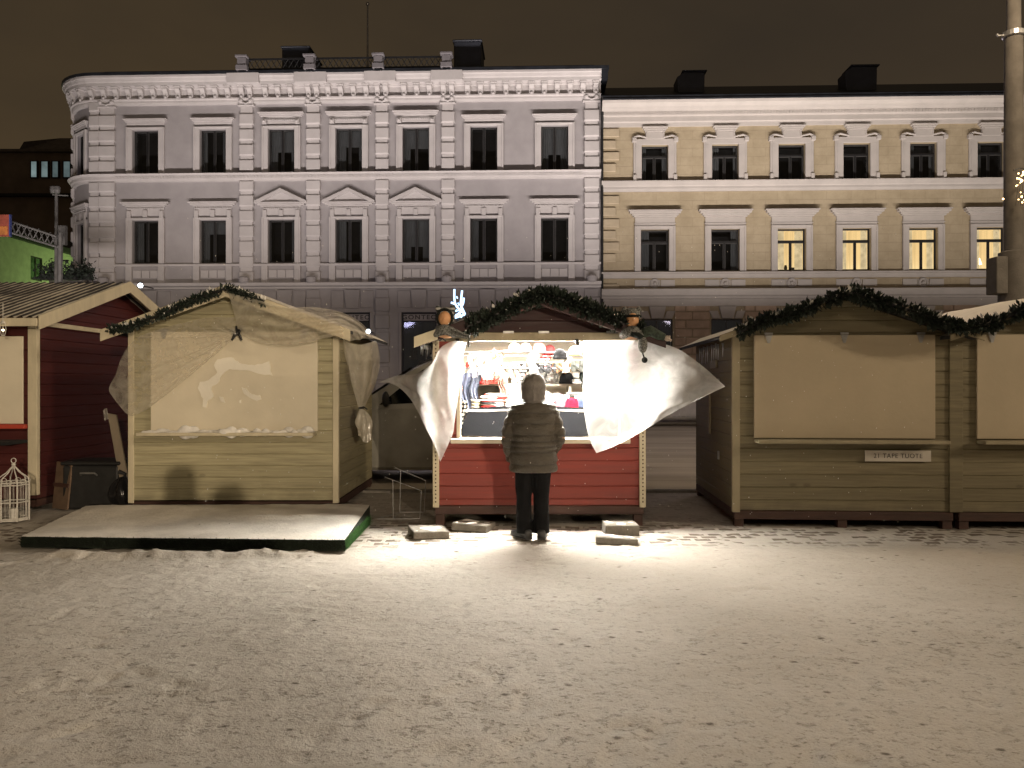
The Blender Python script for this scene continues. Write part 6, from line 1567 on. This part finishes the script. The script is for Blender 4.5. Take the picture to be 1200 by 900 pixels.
k = MB(); k.grid(lambda u, v: (-.11+.05*u+.02*v, -.01+.02*math.sin(u*9), .08-.14*v+.03*u), 8, 8); k.build('torn_film', M['film'], lb, smooth=True, recalc=False)

# ------------------------------------------------------------------ vehicles
def vehicle(name, label, cat, loc, rz, Lc, Wd, prof_low, belt, roofp, paint, wheels, wr, extra):
    """prof tables are [(x, z)] along the length (nose at x=0); body is lofted from cross sections"""
    t = thing(name, label, cat, loc, rz)
    def tz(tab, x):
        for (a, b), (c, d) in zip(tab, tab[1:]):
            if a <= x <= c: return b + (d-b)*(x-a)/(c-a)
        return tab[-1][1] if x > tab[-1][0] else tab[0][1]
    def halfw(x, z):
        e = min(1, (x+.02)/.5, (Lc-x+.02)/.35); w0 = Wd/2*(.80+.20*math.sqrt(max(0,min(1,e))))
        zb_ = tz(belt, x); zr = tz(roofp, x)
        if z > zb_: w0 *= 1 - .16*((z-zb_)/max(.05, 1.95-zb_))
        elif z < .5: w0 *= 1 - .05*(.5-z)/.3
        return w0
    xs_ = [0.0, .06, .15, .3] + [.3+(Lc-.6)*i/44 for i in range(1,45)] + [Lc-.15, Lc-.05, Lc]
    rings = []
    for x in xs_:
        zl, zb_, zr = tz(prof_low, x), tz(belt, x), tz(roofp, x); zr = max(zr, zb_+.02); half = []
        zs_ = [zl, zl+.06, zl+(zb_-zl)*.35, zl+(zb_-zl)*.7, zb_-.02, zb_, zb_+(zr-zb_)*.4, zb_+(zr-zb_)*.8, zb_+(zr-zb_)*.94]
        for i, z in enumerate(zs_): half.append((halfw(x, z)*(.93 if i == 0 else 1), z))
        wt = halfw(x, zr); half.append((wt*.86, zr-.004)); half.append((wt*.45, zr+.012))
        rings.append([(x, -w_, z) for w_, z in half] + [(x, w_, z) for w_, z in reversed(half)])
    k = MB(); k.loft(rings); body = k.build('body', paint, t, smooth=True)
    m_ = body.modifiers.new('edge', 'EDGE_SPLIT'); m_.split_angle = R(35)
    def sidepanel(nm, poly, m, off=.006, par=None, nx_=10):
        k = MB()
        for s in (-1,1):
            cxp, czp = sum(p[0] for p in poly)/len(poly), sum(p[1] for p in poly)/len(poly); vs = []
            ring0 = []
            for (a, b), (c, d) in zip(poly, poly[1:]+poly[:1]):
                for i in range(nx_): ring0.append((a+(c-a)*i/nx_, b+(d-b)*i/nx_))
            lv = [1, .66, .33, .02]; vs = [(cxp+(x-cxp)*l, s*(halfw(cxp+(x-cxp)*l, czp+(z-czp)*l)+off), czp+(z-czp)*l) for l in lv for x, z in ring0]; N = len(ring0); fs = [(q_*N+i, q_*N+(i+1) % N, (q_+1)*N+(i+1) % N, (q_+1)*N+i) for q_ in range(3) for i in range(N)] + [tuple(range(3*N, 4*N))]
            o = MB().add(vs, fs).build(nm, m, par or t, smooth=True, recalc=False)
        return o
    for poly in extra.get('windows', []): sidepanel('side_window', poly, M['carglass'])
    for poly in extra.get('seams', []): sidepanel('door_seam', poly, M['black'], .003)
    if 'shield' in extra:
        (xa_, za_), (xb_, zb2) = extra['shield']; k = MB(); w0, w1 = halfw(xa_, za_)*.9, halfw(xb_, zb2)*.84
        k.add([(xa_-.02,-w0,za_+.03),(xa_-.02,w0,za_+.03),(xb_-.02,w1,zb2+.03),(xb_-.02,-w1,zb2+.03)], [(0,1,2,3)]); k.build('windscreen', M['carglass'], t, recalc=False)
    for wx in wheels:
        for s in (-1,1):
            w_ = thing_part('wheel', t, (wx, s*(Wd/2-.10), wr)); k = MB()
            pr = [(wr*.62,-.09),(wr*.95,-.10),(wr,-.06),(wr,.06),(wr*.95,.10),(wr*.62,.09)]; q2 = MB(); q2.lathe(pr, (0,0,0), 28); k.add([(x,z,y) for x,y,z in q2.v], q2.f); k.build('tyre', M['black'], w_, smooth=False)
            q2 = MB(); q2.lathe([(wr*.6,-.05),(wr*.6,.05)], (0,0,0), 20); k = MB(); k.add([(x,z,y) for x,y,z in q2.v], q2.f)
            for i in range(5): a = i*1.2566; k.obox((wr*.34*math.cos(a), s*.06, wr*.34*math.sin(a)), (wr*.5,.03,.05), Matrix.Rotation(-a, 3, 'Y'))
            k.build('rim', M['metal'], w_)
            k = MB(); ar = [(wx+(wr+.05)*math.cos(a), s*(Wd/2-.012+.02), wr+.02+(wr+.05)*math.sin(a)) for a in [math.pi*i/16 for i in range(17)]]
            k.prism(ar, (0,-s*.04,0)); k.build('wheel_arch', M['black'], t)
    return t, halfw, tz
def thing_part(name, parent, loc):
    o = bpy.data.objects.new(name, None); COL.objects.link(o); o.parent = parent; o.location = loc; return o
M['vanpaint'] = mat('silver_beige_paint', (.30,.29,.25), .4, .08, 3, metal=0, coat=.2, dirt=.4)
vx, vy = -3.62, 13.55
vt, hw_, tz_ = vehicle('parked_van', 'silver beige people carrier parked behind the stalls, partly hidden by the plastic sheet', 'van', (vx, vy, 0), 0, 4.85, 1.88,
   [(0,.30),(.3,.20),(4.6,.22),(4.85,.34)], [(0,.62),(.1,.86),(.9,1.10),(1.3,1.20),(4.7,1.27),(4.85,1.2)], [(0,.66),(.1,.88),(.95,1.13),(1.25,1.35),(2.0,1.86),(2.3,2.00),(2.9,2.06),(4.3,2.04),(4.72,1.95),(4.85,1.25)],
   M['vanpaint'], (.95,3.85), .33, dict(windows=[[(1.50,1.27),(2.42,1.31),(2.42,1.86),(2.18,1.83)], [(2.50,1.31),(3.5,1.32),(3.5,1.90),(2.50,1.88)], [(3.58,1.32),(4.62,1.33),(4.48,1.87),(3.58,1.90)]],
   seams=[[(2.455,.35),(2.465,.35),(2.465,1.27),(2.455,1.27)], [(3.54,.35),(3.55,.35),(3.55,1.27),(3.54,1.27)]], shield=((1.28,1.36),(1.98,1.84))))
k = MB(); k.grid(lambda u, v: (2.05+2.55*u, -.66+1.32*v, tz_([(0,.66),(.1,.88),(.95,1.13),(1.25,1.35),(2.0,1.86),(2.3,2.00),(2.9,2.06),(4.3,2.04),(4.72,1.95),(4.85,1.25)], 2.05+2.55*u)+.012+.03*min(1,u*6,(1-u)*6,v*6,(1-v)*6)+.01*noise.noise(Vector((u*8,v*5,0)))), 40, 16); k.build('roof_snow', M['snow'], vt, smooth=True)
for s in (-1,1):
    k = MB(); k.ball((1.62, s*1.06, 1.36), .10, 12, .6, 1.0, 1.25); k.tube([(1.66,s*.92,1.30),(1.63,s*1.02,1.32)], .025, 6); k.build('mirror', M['black'], vt, smooth=True)
    k = MB(); k.tube([(2.3,s*.70,2.055),(2.4,s*.70,2.10),(4.3,s*.68,2.10),(4.4,s*.68,2.04)], .022, 6); k.build('roof_rail', M['metal'], vt)
    k = MB(); k.obox((2.34,s*.945,1.10), (.16,.03,.035)); k.build('door_handle', M['vanpaint'], vt, bevel=.008)
    k = MB(); k.ball((.16,s*.62,.80), .13, 12, .55, 1.1, .7); k.build('headlight', M['carglass'], vt, smooth=True)
M['whitepaint'] = mat('white_car_paint', (.55,.54,.52), .35, .08, 3, coat=.3, dirt=.3)
ct, hw2, tz2 = vehicle('parked_car', 'white car parked across the street, seen low between the lit stall and olive hut', 'car', (4.35, 30.5, 0), 0, 4.3, 1.75,
   [(0,.36),(.3,.25),(4.0,.27),(4.3,.4)], [(0,.55),(.15,.72),(1.1,.90),(4.1,1.0),(4.3,.9)], [(0,.6),(.15,.75),(1.15,.95),(1.9,1.36),(2.3,1.45),(3.3,1.42),(4.0,1.08),(4.3,.95)],
   M['whitepaint'], (.8,3.35), .31, dict(windows=[[(1.55,.98),(2.3,1.0),(2.3,1.36),(2.0,1.33)], [(2.38,1.0),(3.3,1.02),(3.1,1.34),(2.38,1.36)]], shield=((1.18,.97),(1.88,1.35))))
k = MB(); k.box(.25,4.05,-.885,-.86,.36,.40); k.build('side_strip', M['metal'], ct)
for y_ in (-.6,.6):
    k = MB(); k.ball((4.22,y_,.82), .12, 10, .4, 1, .8); k.build('tail_light', mat('tail_lens', (.25,.02,.02), .3), ct, smooth=True)

# ------------------------------------------------------------------ glowing antlers, concrete lamp column, light cluster
M['led'] = emit('cold_led_rope', (.45,.68,1.0), 3.2)
Ya = 22.0; an = thing('antler_light', 'cold white rope-light reindeer antlers glowing behind the left roof slope of the stall', 'light sculpture', at(537, 450, Ya) - Vector((0,0,1.6)))
oa = an.location
def ap_(px, py): return at(px, py, Ya) - oa
k = MB()
for ch in ([(532.5,339),(532.5,350),(534,357),(538,362),(545,368.5)], [(528.5,354.5),(533,356)], [(541.5,340.5),(540.5,350),(540,358),(543,365),(545,368.5)], [(543.5,349),(542.5,356),(540.5,359)], [(545,368.5),(530,373.5)], [(530,373.5),(538,367)], [(545,368.5),(541,360)]):
    pts = [ap_(*c) for c in ch]; k.tube([catmull(pts, i/12) for i in range(13)], .027, 6)
k.build('antlers', M['led'], an)
k = MB()
for i in range(26):
    rr = random.Random(i); p = ap_(rr.uniform(533.5,541), rr.uniform(345,373)); k.ball(tuple(p), .022, 6)
k.build('sparkle_bulbs', M['led'], an)
k = MB(); k.tube([(0,.05,0),(0,.05,ap_(537,360).z)], .05, 8); k.tube([ap_(530,374)+Vector((0,.04,0)), ap_(545,369)+Vector((0,.04,0))], .02, 6); k.build('mast', M['frame_dark'], an)
lamp('antler_glow', 'POINT', at(537,357,Ya-.3), 22, (.6,.78,1.0), shadow_soft_size=.2)
M['colcon'] = mat('grey_column_concrete', (.11,.10,.088), .9, .15, 5, .4, 40, dirt=.3)
Yc = 14.0; lc = thing('lamp_column', 'tall grey concrete lamp column rising behind the olive huts', 'lamp column', (at(1188,450,Yc).x, Yc, 0))
zc = lambda py: CAMH + (450-py)*Yc/FPX
k = MB(); k.lathe([(.26,0),(.245,zc(300)),(.245,zc(296)),(.16,zc(294)),(.155,zc(150)),(.145,zc(41)),(.115,zc(39)),(.10,10.2)], (0,0,0), 20); k.build('shaft', M['colcon'], lc, smooth=False)
for o in lc.children:
    for p in o.data.polygons: p.use_smooth = True
    m_ = o.modifiers.new('e','EDGE_SPLIT'); m_.split_angle = R(30)
k = MB(); k.lathe([(.17,zc(44)),(.185,zc(43)),(.185,zc(38)),(.16,zc(37))], (0,0,0), 18); k.tube([(-.1,0,zc(41)),(-.28,0,zc(42)),(-.30,0,zc(40))], .02, 6); k.build('collar', M['metal'], lc)
k = MB(); k.box(-.40,-.20,-.16,.16,zc(345),zc(302)); k.build('control_box', M['colcon'], lc, bevel=.01)
k = MB(); k.tube([(0,0,10.1),(0,-.1,10.6),(-.35,-1.6,10.9),(-.65,-3.2,10.85)], .05, 8); k.build('arm', M['metal'], lc)
k = MB(); k.lathe([(.25,0),(.22,.12),(.06,.2)], (-.66,-3.25,10.66), 16); k.build('lamp_head', M['metal'], lc)
fc_ = thing('fairy_lights', 'bunch of warm fairy lights hanging on the concrete lamp column', 'fairy lights', at(1196, 220, 13.6))
k = MB(); rr = random.Random(2); cols = MB()
for i in range(44):
    a = Vector((rr.gauss(.06,.10), rr.uniform(-.12,.05), rr.uniform(-.30,.28))); k.ball(tuple(a), rr.uniform(.010,.018), 6)
k.build('bulbs', emit('warm_bulbs', (1.0,.66,.30), 9), fc_)
k = MB()
for i in range(9): x_ = -.1+.04*i; k.tube([(x_,-.03,.30),(x_+.02,-.05,0),(x_-.01,-.04,-.32)], .004, 4)
k.tube([(-.12,0,.30),(.0,.02,.34),(.28,0,.30)], .012, 6); k.build('strings', M['frame_dark'], fc_)
# drifting snowflakes
rr = random.Random(21); k = MB()
for i in range(420):
    p = Vector((rr.uniform(-3.2,4.2), rr.uniform(6.6,8.85), rr.uniform(.2,3.0))); s_ = rr.uniform(.0022,.0048); k.add([p+Vector((s_,0,0)),p+Vector((0,s_,0)),p+Vector((-s_,0,0)),p+Vector((0,-s_,0)),p+Vector((0,0,s_*1.6)),p+Vector((0,0,-s_*1.6))], [(0,1,4),(1,2,4),(2,3,4),(3,0,4),(1,0,5),(2,1,5),(3,2,5),(0,3,5)])
tag(k.build('snowflakes', M['snow'], recalc=False), kind='stuff', label='fine snowflakes drifting in the light in front of the stall', cat='snow')
